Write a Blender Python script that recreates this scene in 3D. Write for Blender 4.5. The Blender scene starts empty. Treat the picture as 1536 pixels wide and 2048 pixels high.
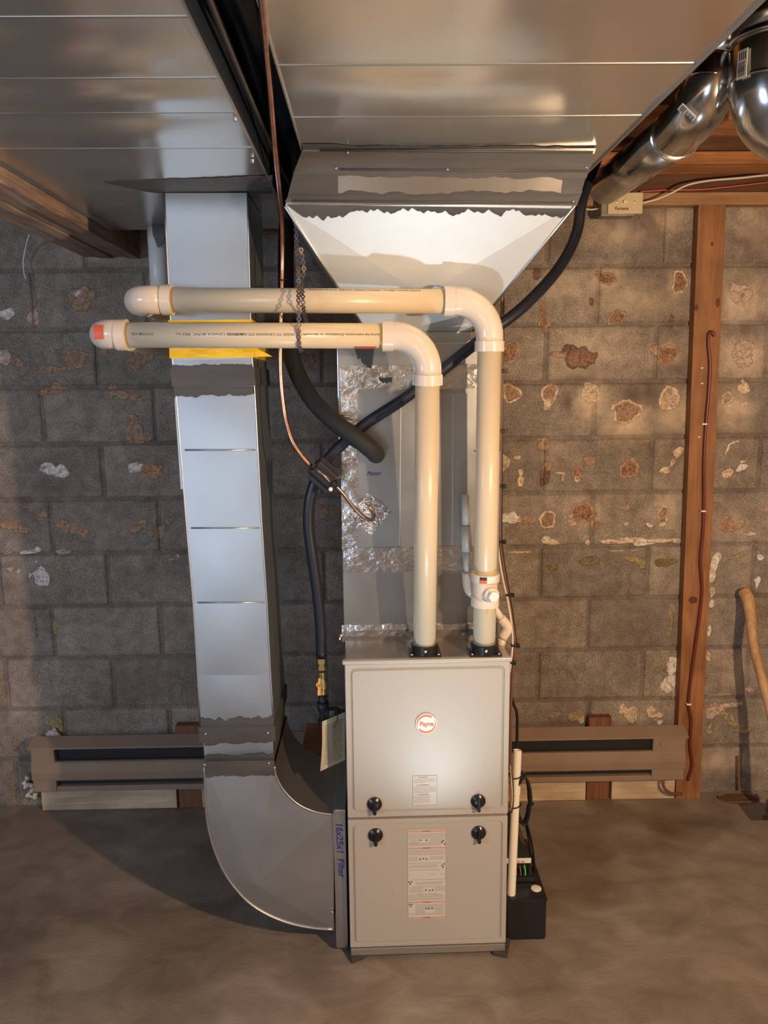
import bpy, bmesh, math, random
import numpy as np
from mathutils import Vector, Matrix, noise
random.seed(7)
R = math.radians
scn = bpy.context.scene
COL = scn.collection

# ------------------------------------------------------------------ camera
F_PX = 1552.6
RIGHT = Vector((0.99978856, -0.01750259, -0.010793))
UP = Vector((0.01346222, 0.16038081, 0.98696341))
FWD = Vector((0.01554343, 0.98690002, -0.16058253))
EYE = Vector((0.9934, -2.84452, 1.61168))
cd = bpy.data.cameras.new('camera'); cam = bpy.data.objects.new('camera', cd); COL.objects.link(cam)
cd.sensor_fit = 'VERTICAL'; cd.sensor_height = 24.0; cd.lens = 24.0 * F_PX / 2048.0
cd.clip_start = 0.05
m = Matrix((RIGHT, UP, -FWD)).transposed().to_4x4(); m.translation = EYE
cam.matrix_world = m
scn.camera = cam

def at(x, y, Y=None, Z=None, X=None):
    """point of the room seen at photo position (x, y), on the given plane"""
    ray = FWD + RIGHT * ((x - 768) / F_PX) - UP * ((y - 1024) / F_PX)
    if Y is not None: t = (Y - EYE.y) / ray.y
    elif Z is not None: t = (Z - EYE.z) / ray.z
    else: t = (X - EYE.x) / ray.x
    return EYE + ray * t

# ------------------------------------------------------------------ light
scn.view_settings.view_transform = 'Standard'
scn.view_settings.look = 'None'
scn.view_settings.exposure = 0.0
scn.view_settings.gamma = 1.0
scn.view_settings.use_curve_mapping = False
w = bpy.data.worlds.new('world'); scn.world = w; w.use_nodes = True
w.node_tree.nodes['Background'].inputs[0].default_value = (0.5, 0.6, 0.8, 1)
w.node_tree.nodes['Background'].inputs[1].default_value = 0.05

def light(name, kind, loc, power, color, size=0.1, aim=None, size_y=None):
    l = bpy.data.lights.new(name, kind); l.energy = power; l.color = color
    o = bpy.data.objects.new(name, l); COL.objects.link(o); o.location = loc
    if kind == 'AREA':
        l.size = size
        if size_y: l.shape = 'RECTANGLE'; l.size_y = size_y
    else: l.shadow_soft_size = size
    if aim is not None:
        o.rotation_euler = (Vector(aim) - Vector(loc)).to_track_quat('-Z', 'Y').to_euler()
    return o
# warm bulb right of the view
light('warm_bulb_light', 'POINT', (2.231, -2.522, 1.594), 165, (1.0, 0.68, 0.41), 0.03)
# cool LED work lamp standing on the floor in front of the furnace, pointing up and back
wl = light('work_light', 'SPOT', (1.26, -1.56, 0.06), 32, (0.70, 0.87, 1.0), 0.03, (1.02, -0.84, 1.95))
wl.data.spot_size = R(84); wl.data.spot_blend = 1.0
# daylight of a basement window, left behind the camera
light('window_light', 'AREA', (-1.7, -3.4, 1.75), 38, (0.56, 0.72, 1.0), 0.9, (0.3, -0.2, 1.2), 0.5)
# added cool fill, left behind the camera; brightens the drop duct and elbow
light('cool_fill_light', 'AREA', (-0.35, -5.0, 0.80), 20, (0.72, 0.85, 1.0), 1.2, (0.3, 0.0, 0.9), 1.4)
# added dim warm fill far behind the camera, for reflections in the metal
light('rear_fill_light', 'POINT', (0.6, -4.5, 1.9), 5, (1.0, 0.80, 0.60), 0.06)

# ------------------------------------------------------------------ materials
def mat(name, color=(0.5, 0.5, 0.5), rough=0.5, metal=0.0, nscale=None, namp=0.15, bump=0.0, bscale=None, spec=0.5, rvar=0.0, stretch=None):
    ma = bpy.data.materials.new(name); ma.use_nodes = True
    nt = ma.node_tree; b = nt.nodes['Principled BSDF']
    b.inputs['Roughness'].default_value = rough; b.inputs['Metallic'].default_value = metal
    b.inputs['Specular IOR Level'].default_value = spec
    b.inputs['Base Color'].default_value = (*color, 1)
    tc = nt.nodes.new('ShaderNodeTexCoord')
    src = tc.outputs['Object']
    if stretch:
        mp = nt.nodes.new('ShaderNodeMapping'); mp.inputs['Scale'].default_value = stretch
        nt.links.new(src, mp.inputs[0]); src = mp.outputs[0]
    if nscale:
        n = nt.nodes.new('ShaderNodeTexNoise'); n.inputs['Scale'].default_value = nscale; n.inputs['Detail'].default_value = 6
        nt.links.new(src, n.inputs['Vector'])
        r = nt.nodes.new('ShaderNodeValToRGB')
        r.color_ramp.elements[0].position = 0.3; r.color_ramp.elements[1].position = 0.7
        r.color_ramp.elements[0].color = (*[c * (1 - namp) for c in color], 1)
        r.color_ramp.elements[1].color = (*[min(1, c * (1 + namp)) for c in color], 1)
        nt.links.new(n.outputs['Fac'], r.inputs[0]); nt.links.new(r.outputs[0], b.inputs['Base Color'])
        if rvar:
            mr = nt.nodes.new('ShaderNodeMapRange'); mr.inputs['From Min'].default_value = 0.3; mr.inputs['From Max'].default_value = 0.7
            mr.inputs['To Min'].default_value = max(0.02, rough - rvar); mr.inputs['To Max'].default_value = rough + rvar
            nt.links.new(n.outputs['Fac'], mr.inputs[0]); nt.links.new(mr.outputs[0], b.inputs['Roughness'])
    if bump:
        n2 = nt.nodes.new('ShaderNodeTexNoise'); n2.inputs['Scale'].default_value = bscale or 60; n2.inputs['Detail'].default_value = 4
        nt.links.new(src, n2.inputs['Vector'])
        bp = nt.nodes.new('ShaderNodeBump'); bp.inputs['Strength'].default_value = 1.0; bp.inputs['Distance'].default_value = bump
        nt.links.new(n2.outputs['Fac'], bp.inputs['Height']); nt.links.new(bp.outputs[0], b.inputs['Normal'])
    return ma

M = {}
M['galv'] = mat('galvanised_sheet', (0.66, 0.65, 0.63), 0.24, 0.92, 4.0, 0.07, 0.0012, 3.0, rvar=0.03)
M['galv_leg'] = mat('galvanised_sheet_dull', (0.45, 0.48, 0.51), 0.38, 0.92, 5.0, 0.05, 0.0007, 3.0, rvar=0.04)
M['galv_dull'] = mat('galvanised_sheet_matt', (0.46, 0.48, 0.48), 0.40, 0.95, 9.0, 0.06, 0.0004, 5.0)
M['galv_case'] = mat('galvanised_coil_case', (0.42, 0.44, 0.45), 0.30, 0.9, 6.0, 0.07, 0.0007, 4.0, rvar=0.04)
M['galv_edge'] = mat('galvanised_edge', (0.52, 0.54, 0.55), 0.42, 1.0)
M['wrap'] = mat('dark_gap_shade', (0.014, 0.020, 0.032), 0.32, 0.0, 6, 0.3, 0.006, 9)  # near-black colour stands in for shade and dark reflections between the trunks
M['galv_white'] = mat('galvanised_bright', (0.76, 0.81, 0.82), 0.45, 0.45, 18.0, 0.02, 0.00025, 90.0)
M['pipe_metal'] = mat('round_pipe_metal', (0.62, 0.62, 0.60), 0.20, 1.0, 12.0, 0.12, 0.0004, 14.0, rvar=0.05)
M['mastic'] = mat('duct_sealant', (0.066, 0.065, 0.065), 0.55, 0.0, 14.0, 0.18, 0.0016, 30.0, stretch=(0.35, 1, 1.6))
M['foil'] = mat('foil_tape', (0.68, 0.70, 0.72), 0.22, 1.0, 30.0, 0.08, 0.0034, 42.0, stretch=(0.6, 1, 1))
M['foil_crinkle'] = mat('crinkled_foil', (0.74, 0.72, 0.70), 0.17, 1.0, 30.0, 0.1, 0.02, 70.0)
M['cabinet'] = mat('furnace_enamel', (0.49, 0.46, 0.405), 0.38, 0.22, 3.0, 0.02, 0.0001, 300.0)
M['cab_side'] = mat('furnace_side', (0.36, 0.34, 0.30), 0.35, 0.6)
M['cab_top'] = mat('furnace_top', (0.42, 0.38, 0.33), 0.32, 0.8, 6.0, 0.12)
M['black'] = mat('black_plastic', (0.012, 0.012, 0.014), 0.28)
M['black_matt'] = mat('black_foam', (0.012, 0.013, 0.015), 0.72, bump=0.0006, bscale=120)
M['hose'] = mat('black_gas_line', (0.010, 0.013, 0.024), 0.38)
M['rubber'] = mat('rubber_pad', (0.05, 0.045, 0.04), 0.8, bump=0.001, bscale=60)
M['pvc'] = mat('pvc_pipe', (0.66, 0.555, 0.385), 0.33, 0.0, 6.0, 0.03)
M['pvc_fit'] = mat('pvc_fitting', (0.72, 0.63, 0.52), 0.22, 0.0, 6.0, 0.02)
M['pvc_white'] = mat('white_pvc', (0.80, 0.77, 0.70), 0.30)
M['pvc_grey'] = mat('grey_white_pvc', (0.62, 0.62, 0.58), 0.35)
M['primer'] = mat('yellow_primer', (0.62, 0.42, 0.12), 0.35, 0.0, 60, 0.2)
M['ink'] = mat('pipe_print', (0.10, 0.09, 0.11), 0.6)
M['ink_blue'] = mat('marker_blue', (0.03, 0.03, 0.22), 0.5)
M['ink_black'] = mat('marker_black', (0.03, 0.025, 0.02), 0.5)
M['print_grey'] = mat('label_print', (0.24, 0.23, 0.21), 0.5)
M['print_black'] = mat('label_print_black', (0.03, 0.03, 0.03), 0.5)
M['label'] = mat('label_film', (0.58, 0.55, 0.48), 0.33)
M['label_white'] = mat('white_label', (0.80, 0.78, 0.74), 0.45)
M['badge'] = mat('badge_white', (0.88, 0.84, 0.78), 0.3)
M['orange'] = mat('badge_orange', (0.68, 0.15, 0.05), 0.4)
M['rust_band'] = mat('label_band_orange', (0.60, 0.30, 0.20), 0.4)
M['red_sticker'] = mat('red_sticker', (0.62, 0.11, 0.06), 0.45)
M['copper'] = mat('copper', (0.72, 0.36, 0.24), 0.30, 1.0, 25.0, 0.25)
M['copper_dark'] = mat('dull_copper', (0.42, 0.27, 0.22), 0.33, 1.0, 25.0, 0.25)
M['brass'] = mat('brass', (0.70, 0.55, 0.26), 0.28, 1.0, 40, 0.15)
M['yellow_lever'] = mat('yellow_lever', (0.85, 0.38, 0.06), 0.4)
M['iron'] = mat('black_iron', (0.03, 0.032, 0.036), 0.45, 0.5, bump=0.0005, bscale=80)
M['strap'] = mat('steel_strap', (0.16, 0.13, 0.12), 0.5, 0.7, 60, 0.25)
M['yellow_tape'] = mat('yellow_tape', (0.86, 0.55, 0.02), 0.22, 0.0, 10, 0.18, 0.003, 16, stretch=(1, 1, 3))
M['paper'] = mat('tag_paper', (0.78, 0.72, 0.55), 0.7)
M['card'] = mat('cardboard', (0.34, 0.17, 0.085), 0.8, 0.0, 9, 0.10)
M['heater'] = mat('heater_enamel', (0.285, 0.205, 0.15), 0.48, 0.0, 9, 0.07)
M['heater_dark'] = mat('heater_slot', (0.012, 0.012, 0.014), 0.6)
M['ivory'] = mat('ivory_plate', (0.62, 0.50, 0.30), 0.42)
M['toggle'] = mat('switch_toggle', (0.80, 0.72, 0.55), 0.35)
M['box_steel'] = mat('switch_box_steel', (0.25, 0.24, 0.22), 0.4, 0.9, 30, 0.2)
M['wire_white'] = mat('white_cable', (0.66, 0.58, 0.48), 0.45)
M['wire_brown'] = mat('brown_cable', (0.16, 0.075, 0.055), 0.45)
M['wire_red'] = mat('dark_red_cable', (0.14, 0.028, 0.018), 0.35)
M['staple'] = mat('white_staple', (0.85, 0.80, 0.72), 0.4)
M['rust'] = mat('rusty_metal', (0.13, 0.06, 0.03), 0.85, 0.0, 40, 0.4, 0.003, 50)
M['foam'] = mat('spray_foam', (0.60, 0.55, 0.46), 0.8, 0.0, 30, 0.15, 0.004, 60)
M['led'] = mat('green_cable', (0.08, 0.55, 0.12), 0.4)

def wood(name, c1, c2, axis, scale=1.0, knots=True):
    ma = bpy.data.materials.new(name); ma.use_nodes = True; nt = ma.node_tree; b = nt.nodes['Principled BSDF']
    tc = nt.nodes.new('ShaderNodeTexCoord'); mp = nt.nodes.new('ShaderNodeMapping')
    s = [9.0 * scale] * 3; s[axis] = 0.7 * scale; mp.inputs['Scale'].default_value = s
    nt.links.new(tc.outputs['Object'], mp.inputs[0])
    n = nt.nodes.new('ShaderNodeTexNoise'); n.inputs['Scale'].default_value = 5; n.inputs['Detail'].default_value = 9; n.inputs['Distortion'].default_value = 1.2
    nt.links.new(mp.outputs[0], n.inputs['Vector'])
    r = nt.nodes.new('ShaderNodeValToRGB'); r.color_ramp.elements[0].position = 0.33; r.color_ramp.elements[1].position = 0.66
    r.color_ramp.elements[0].color = (*c1, 1); r.color_ramp.elements[1].color = (*c2, 1)
    nt.links.new(n.outputs['Fac'], r.inputs[0])
    n3 = nt.nodes.new('ShaderNodeTexNoise'); n3.inputs['Scale'].default_value = 7; n3.inputs['Detail'].default_value = 5
    nt.links.new(tc.outputs['Object'], n3.inputs['Vector'])
    mx = nt.nodes.new('ShaderNodeMix'); mx.data_type = 'RGBA'; mx.blend_type = 'MULTIPLY'; mx.inputs[0].default_value = 0.5
    r3 = nt.nodes.new('ShaderNodeValToRGB'); r3.color_ramp.elements[0].position = 0.35; r3.color_ramp.elements[1].position = 0.6
    r3.color_ramp.elements[0].color = (0.45, 0.4, 0.38, 1); r3.color_ramp.elements[1].color = (1, 1, 1, 1)
    nt.links.new(n3.outputs['Fac'], r3.inputs[0])
    nt.links.new(r.outputs[0], mx.inputs[6]); nt.links.new(r3.outputs[0], mx.inputs[7])
    nt.links.new(mx.outputs[2], b.inputs['Base Color'])
    b.inputs['Roughness'].default_value = 0.62
    bp = nt.nodes.new('ShaderNodeBump'); bp.inputs['Distance'].default_value = 0.0012
    nt.links.new(n.outputs['Fac'], bp.inputs['Height']); nt.links.new(bp.outputs[0], b.inputs['Normal'])
    return ma
M['stud'] = wood('stud_wood', (0.25, 0.105, 0.038), (0.37, 0.165, 0.062), 2)
M['plate'] = wood('plate_wood', (0.33, 0.17, 0.075), (0.46, 0.26, 0.12), 0)
M['joist'] = wood('joist_wood', (0.24, 0.085, 0.022), (0.40, 0.16, 0.045), 0)
M['beam'] = wood('beam_wood', (0.20, 0.14, 0.11), (0.42, 0.30, 0.23), 1)
M['dark_wood'] = wood('block_wood', (0.14, 0.058, 0.026), (0.24, 0.10, 0.045), 2)
M['ledger'] = wood('ledger_wood', (0.52, 0.39, 0.25), (0.68, 0.54, 0.37), 0)
M['handle'] = wood('handle_wood', (0.46, 0.24, 0.10), (0.62, 0.37, 0.17), 2)
M['knot'] = mat('wood_knot', (0.10, 0.03, 0.012), 0.6, 0, 60, 0.3)
M['web_shade'] = wood('shaded_web_wood', (0.075, 0.028, 0.010), (0.13, 0.050, 0.018), 0)  # darkened wood: shade between the joists is put into the colour
M['subfloor'] = wood('subfloor_wood', (0.10, 0.045, 0.020), (0.17, 0.08, 0.035), 0)
M['sidewall'] = mat('side_wall_block', (0.30, 0.27, 0.23), 0.9, 0, 4, 0.2, 0.003, 20)

# concrete floor
def floor_mat():
    ma = bpy.data.materials.new('concrete_floor'); ma.use_nodes = True; nt = ma.node_tree; b = nt.nodes['Principled BSDF']
    tc = nt.nodes.new('ShaderNodeTexCoord')
    def nz(s, d, dist=0.0, stretch=None):
        n = nt.nodes.new('ShaderNodeTexNoise'); n.inputs['Scale'].default_value = s; n.inputs['Detail'].default_value = d; n.inputs['Distortion'].default_value = dist
        if stretch:
            mp = nt.nodes.new('ShaderNodeMapping'); mp.inputs['Scale'].default_value = stretch; mp.inputs['Rotation'].default_value = (0, 0, 0.35)
            nt.links.new(tc.outputs['Object'], mp.inputs[0]); nt.links.new(mp.outputs[0], n.inputs['Vector'])
        else: nt.links.new(tc.outputs['Object'], n.inputs['Vector'])
        return n
    a = nz(2.2, 7, 0.6); c = nz(7, 9, 1.0, (0.8, 1.25, 1)); d = nz(110, 5)
    r = nt.nodes.new('ShaderNodeValToRGB'); r.color_ramp.elements[0].position = 0.28; r.color_ramp.elements[1].position = 0.74
    r.color_ramp.elements[0].color = (0.150, 0.113, 0.082, 1); r.color_ramp.elements[1].color = (0.32, 0.27, 0.22, 1)
    nt.links.new(a.outputs['Fac'], r.inputs[0])
    r2 = nt.nodes.new('ShaderNodeValToRGB'); r2.color_ramp.elements[0].position = 0.3; r2.color_ramp.elements[1].position = 0.75
    r2.color_ramp.elements[0].color = (0.74, 0.72, 0.7, 1); r2.color_ramp.elements[1].color = (1.22, 1.24, 1.25, 1)
    nt.links.new(c.outputs['Fac'], r2.inputs[0])
    mx = nt.nodes.new('ShaderNodeMix'); mx.data_type = 'RGBA'; mx.blend_type = 'MULTIPLY'; mx.inputs[0].default_value = 1
    nt.links.new(r.outputs[0], mx.inputs[6]); nt.links.new(r2.outputs[0], mx.inputs[7])
    nt.links.new(mx.outputs[2], b.inputs['Base Color'])
    b.inputs['Roughness'].default_value = 0.62
    bp = nt.nodes.new('ShaderNodeBump'); bp.inputs['Distance'].default_value = 0.0015
    ad = nt.nodes.new('ShaderNodeMath'); ad.operation = 'ADD'
    nt.links.new(c.outputs['Fac'], ad.inputs[0]); nt.links.new(d.outputs['Fac'], ad.inputs[1])
    nt.links.new(ad.outputs[0], bp.inputs['Height']); nt.links.new(bp.outputs[0], b.inputs['Normal'])
    return ma
M['floor'] = floor_mat()

# block wall: base concrete, patches driven by vertex fields
def wall_mat():
    ma = bpy.data.materials.new('concrete_block'); ma.use_nodes = True; nt = ma.node_tree; b = nt.nodes['Principled BSDF']
    L = nt.links
    tc = nt.nodes.new('ShaderNodeTexCoord')
    def nz(s, d, dist=0.0):
        n = nt.nodes.new('ShaderNodeTexNoise'); n.inputs['Scale'].default_value = s; n.inputs['Detail'].default_value = d; n.inputs['Distortion'].default_value = dist
        L.new(tc.outputs['Object'], n.inputs['Vector']); return n.outputs['Fac']
    def attr(nm):
        a = nt.nodes.new('ShaderNodeAttribute'); a.attribute_name = nm; return a
    def math_(op, a, b_, c=None):
        n = nt.nodes.new('ShaderNodeMath'); n.operation = op
        for i, v in enumerate((a, b_, c)):
            if v is None: continue
            if isinstance(v, (int, float)): n.inputs[i].default_value = v
            else: L.new(v, n.inputs[i])
        return n.outputs[0]
    def mixc(f, a, b_, mode='MIX'):
        n = nt.nodes.new('ShaderNodeMix'); n.data_type = 'RGBA'; n.blend_type = mode
        for i, v in ((0, f), (6, a), (7, b_)):
            if isinstance(v, (int, float)): n.inputs[i].default_value = v
            elif isinstance(v, tuple): n.inputs[i].default_value = (*v, 1)
            else: L.new(v, n.inputs[i])
        return n.outputs[2]
    def ramp(f, p0, c0, p1, c1):
        r = nt.nodes.new('ShaderNodeValToRGB'); r.color_ramp.elements[0].position = p0; r.color_ramp.elements[1].position = p1
        r.color_ramp.elements[0].color = (*c0, 1); r.color_ramp.elements[1].color = (*c1, 1); L.new(f, r.inputs[0]); return r.outputs[0]
    fine = nz(170, 5); mid = nz(22, 7, 0.4); big = nz(3.2, 5)
    tint = attr('tint').outputs['Fac']
    base = ramp(mid, 0.3, (0.215, 0.183, 0.148), 0.7, (0.345, 0.298, 0.243))
    base = mixc(0.85, base, ramp(fine, 0.28, (0.45, 0.45, 0.45), 0.68, (1.28, 1.28, 1.28)), 'MULTIPLY')
    base = mixc(0.9, base, ramp(big, 0.32, (0.70, 0.66, 0.64), 0.68, (1.2, 1.2, 1.2)), 'MULTIPLY')
    tv = ramp(tint, 0.0, (0.86, 0.86, 0.88), 1.0, (1.12, 1.11, 1.09))
    base = mixc(1.0, base, tv, 'MULTIPLY')
    # soft pale smears and dark stains
    halo = attr('halo').outputs['Fac']; h = math_('MULTIPLY', halo, ramp(mid, 0.3, (0.5,) * 3, 0.6, (1.0,) * 3))
    base = mixc(h, base, (0.74, 0.58, 0.41))
    st = attr('stain').outputs['Fac']; s_ = math_('MULTIPLY', st, ramp(nz(9, 6, 0.8), 0.35, (0.35,) * 3, 0.6, (1.0,) * 3))
    base = mixc(s_, base, (0.085, 0.055, 0.048))
    # adhesive dabs
    dab = attr('dab').outputs['Fac']
    e = math_('ADD', dab, math_('MULTIPLY', math_('SUBTRACT', nz(38, 5, 0.3), 0.5), 0.75))
    mask = nt.nodes.new('ShaderNodeMapRange'); mask.interpolation_type = 'SMOOTHSTEP'
    mask.inputs['From Min'].default_value = 0.0; mask.inputs['From Max'].default_value = 0.10; L.new(e, mask.inputs[0])
    dc = attr('dabcol').outputs['Color']
    dcol = mixc(1.0, dc, ramp(nz(75, 5, 1.0), 0.34, (0.52, 0.46, 0.42), 0.62, (1.12, 1.12, 1.12)), 'MULTIPLY')
    ring = attr('ring').outputs['Fac']
    inner = nt.nodes.new('ShaderNodeMapRange'); inner.inputs['From Min'].default_value = 0.18; inner.inputs['From Max'].default_value = 0.34
    inner.interpolation_type = 'SMOOTHSTEP'; L.new(e, inner.inputs[0])
    dcol = mixc(math_('MULTIPLY', inner.outputs[0], ring), dcol, mixc(1.0, (0.20, 0.115, 0.075), ramp(nz(90, 4, 2.0), 0.4, (0.6,) * 3, 0.6, (2.0, 1.9, 1.7)), 'MULTIPLY'))
    col = mixc(mask.outputs[0], base, dcol)
    L.new(col, b.inputs['Base Color'])
    b.inputs['Roughness'].default_value = 0.88
    bp = nt.nodes.new('ShaderNodeBump'); bp.inputs['Distance'].default_value = 0.0035
    hh = math_('ADD', math_('MULTIPLY', fine, 0.55), math_('MULTIPLY', mid, 0.45))
    hh = math_('ADD', hh, math_('MULTIPLY', mask.outputs[0], 0.9))
    L.new(hh, bp.inputs['Height']); L.new(bp.outputs[0], b.inputs['Normal'])
    return ma
M['block'] = wall_mat()

# ------------------------------------------------------------------ mesh helpers
def mesh_obj(name, bm, material, parent=None, smooth=False):
    me = bpy.data.meshes.new(name); bm.normal_update(); bm.to_mesh(me); bm.free()
    o = bpy.data.objects.new(name, me); COL.objects.link(o)
    for mt in (material if isinstance(material, (list, tuple)) else [material]): me.materials.append(mt)
    if smooth:
        for p in me.polygons: p.use_smooth = True
    if parent is not None:
        o.parent = parent
        o.matrix_parent_inverse = Matrix.Translation(parent.location).inverted() if parent.rotation_euler.z == 0 else (Matrix.Translation(parent.location) @ parent.rotation_euler.to_matrix().to_4x4()).inverted()
    return o

def thing(name, label, cat, loc=(0, 0, 0), group=None):
    o = bpy.data.objects.new(name, None); COL.objects.link(o); o.location = loc; o.empty_display_size = 0.05
    o['label'] = label; o['category'] = cat
    if group: o['group'] = group
    return o
def tag(o, label, cat, group=None):
    o['label'] = label; o['category'] = cat
    if group: o['group'] = group
    return o
def structure(o): o['kind'] = 'structure'; return o

def add_box(bm, a, b, bevel=0.0, rot=None, center=None):
    a = Vector(a); b = Vector(b)
    lo = Vector([min(a[i], b[i]) for i in range(3)]); hi = Vector([max(a[i], b[i]) for i in range(3)])
    g = bmesh.ops.create_cube(bm, size=1.0)['verts']
    c = (lo + hi) / 2; s = hi - lo
    for v in g: v.co = Vector((v.co.x * s.x, v.co.y * s.y, v.co.z * s.z)) + c
    if bevel:
        es = list({e for v in g for e in v.link_edges})
        r = bmesh.ops.bevel(bm, geom=es, offset=bevel, segments=2, profile=0.5, affect='EDGES')
        g = list({v for f in r['faces'] for v in f.verts} | {v for v in g if v.is_valid})
    if rot is not None:
        cc = Vector(center) if center is not None else c
        for v in g: v.co = rot @ (v.co - cc) + cc
    return g
def box(name, a, b, material, parent=None, bevel=0.0, rot=None, center=None):
    bm = bmesh.new(); add_box(bm, a, b, bevel, rot, center); return mesh_obj(name, bm, material, parent)

def smooth_path(pts, n=8):
    pts = [Vector(p) for p in pts]
    if len(pts) < 3: return pts
    out = []
    P = [2 * pts[0] - pts[1]] + pts + [2 * pts[-1] - pts[-2]]
    for i in range(1, len(P) - 2):
        p0, p1, p2, p3 = P[i - 1:i + 3]
        for k in range(n):
            t = k / n
            out.append(0.5 * ((2 * p1) + (p2 - p0) * t + (2 * p0 - 5 * p1 + 4 * p2 - p3) * t * t + (3 * p1 - p0 - 3 * p2 + p3) * t ** 3))
    out.append(pts[-1]); return out

def add_tube(bm, pts, rad, seg=16, cap=True, hollow=0.0):
    """sweep; rad a number or list"""
    pts = [Vector(p) for p in pts]; n = len(pts)
    rs = rad if isinstance(rad, (list, tuple)) else [rad] * n
    T = []
    for i in range(n):
        a = pts[max(0, i - 1)]; b = pts[min(n - 1, i + 1)]
        d = (b - a); T.append(d.normalized() if d.length > 1e-9 else (T[-1] if T else Vector((0, 0, 1))))
    ref = Vector((0, 0, 1)) if abs(T[0].z) < 0.9 else Vector((0, 1, 0))
    u = T[0].cross(ref).normalized(); rings = []
    for i in range(n):
        u = (u - T[i] * u.dot(T[i])).normalized(); v = T[i].cross(u)
        rings.append([bm.verts.new(pts[i] + (u * math.cos(2 * math.pi * k / seg) + v * math.sin(2 * math.pi * k / seg)) * rs[i]) for k in range(seg)])
    for i in range(n - 1):
        for k in range(seg):
            f = bm.faces.new((rings[i][k], rings[i][(k + 1) % seg], rings[i + 1][(k + 1) % seg], rings[i + 1][k])); f.smooth = True
    if cap:
        bm.faces.new(list(reversed(rings[0]))); bm.faces.new(rings[-1])
    return rings
def tube(name, pts, rad, material, parent=None, seg=16, smooth_n=0, cap=True):
    if smooth_n: pts = smooth_path(pts, smooth_n)
    bm = bmesh.new(); add_tube(bm, pts, rad, seg, cap); bmesh.ops.recalc_face_normals(bm, faces=bm.faces)
    return mesh_obj(name, bm, material, parent)
def ringed(name, p0, axis, prof, material, parent=None, seg=28):
    """surface of revolution: prof list of (distance along axis, radius)"""
    axis = Vector(axis).normalized(); p0 = Vector(p0)
    bm = bmesh.new()
    ref = Vector((0, 0, 1)) if abs(axis.z) < 0.9 else Vector((0, 1, 0))
    u = axis.cross(ref).normalized(); v = axis.cross(u); rings = []
    for d, r in prof:
        rings.append([bm.verts.new(p0 + axis * d + (u * math.cos(2 * math.pi * k / seg) + v * math.sin(2 * math.pi * k / seg)) * max(r, 1e-4)) for k in range(seg)])
    for i in range(len(rings) - 1):
        for k in range(seg):
            f = bm.faces.new((rings[i][k], rings[i][(k + 1) % seg], rings[i + 1][(k + 1) % seg], rings[i + 1][k])); f.smooth = False
    bm.faces.new(list(reversed(rings[0]))); bm.faces.new(rings[-1])
    bmesh.ops.recalc_face_normals(bm, faces=bm.faces)
    o = mesh_obj(name, bm, material, parent)
    for p in o.data.polygons: p.use_smooth = len(p.vertices) == 4
    o.data.set_sharp_from_angle(angle=R(35))
    return o

def slab(name, pts, normal, thick, material, parent=None, lift=0.0):
    """polygon pts extruded by thick along normal"""
    n = Vector(normal).normalized(); bm = bmesh.new()
    a = [bm.verts.new(Vector(p) + n * lift) for p in pts]; b = [bm.verts.new(Vector(p) + n * (lift + thick)) for p in pts]
    bm.faces.new(a); bm.faces.new(list(reversed(b)))
    for i in range(len(a)):
        j = (i + 1) % len(a); bm.faces.new((a[i], b[i], b[j], a[j]))
    bmesh.ops.recalc_face_normals(bm, faces=bm.faces)
    bmesh.ops.triangulate(bm, faces=[f for f in bm.faces if len(f.verts) > 4])
    return mesh_obj(name, bm, material, parent)

def ragged(name, P, top, bot, n, amp_t, amp_b, material, parent, normal, thick=0.0015, seed=1, lift=0.0004):
    """strip between two poly-lines of photo points, edges torn by noise; P maps (x, y) to the surface"""
    def samp(line, t):
        xs = [p[0] for p in line]; x = xs[0] + (xs[-1] - xs[0]) * t
        for i in range(len(line) - 1):
            if x <= xs[i + 1] or i == len(line) - 2:
                s = (x - xs[i]) / max(1e-6, xs[i + 1] - xs[i]); return x, line[i][1] + (line[i + 1][1] - line[i][1]) * s
    nn = Vector(normal).normalized(); bm = bmesh.new(); rows = []
    for i in range(n + 1):
        t = i / n
        xt, yt = samp(top, t); xb, yb = samp(bot, t)
        f = lambda s, k: (noise.noise(Vector((t * n * 0.11 + s, k, seed))) + 0.8 * noise.noise(Vector((t * n * 0.37 + s, k, seed + 9))) )
        yt += amp_t * f(0, 1.3); yb += amp_b * f(40, 7.7)
        col = []
        for k in range(4):
            s = k / 3; p = P(xt + (xb - xt) * s, yt + (yb - yt) * s)
            col.append((bm.verts.new(p + nn * lift), bm.verts.new(p + nn * (lift + thick * (1.0 if 0 < k < 3 else 0.6)))))
        rows.append(col)
    for i in range(n):
        for k in range(3):
            bm.faces.new((rows[i][k][1], rows[i][k + 1][1], rows[i + 1][k + 1][1], rows[i + 1][k][1]))
        for k in (0, 3):
            bm.faces.new((rows[i][k][0], rows[i][k][1], rows[i + 1][k][1], rows[i + 1][k][0]))
    for i in (0, n):
        for k in range(3): bm.faces.new((rows[i][k][0], rows[i][k][1], rows[i][k + 1][1], rows[i][k + 1][0]))
    bmesh.ops.recalc_face_normals(bm, faces=bm.faces)
    return mesh_obj(name, bm, material, parent)

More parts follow.
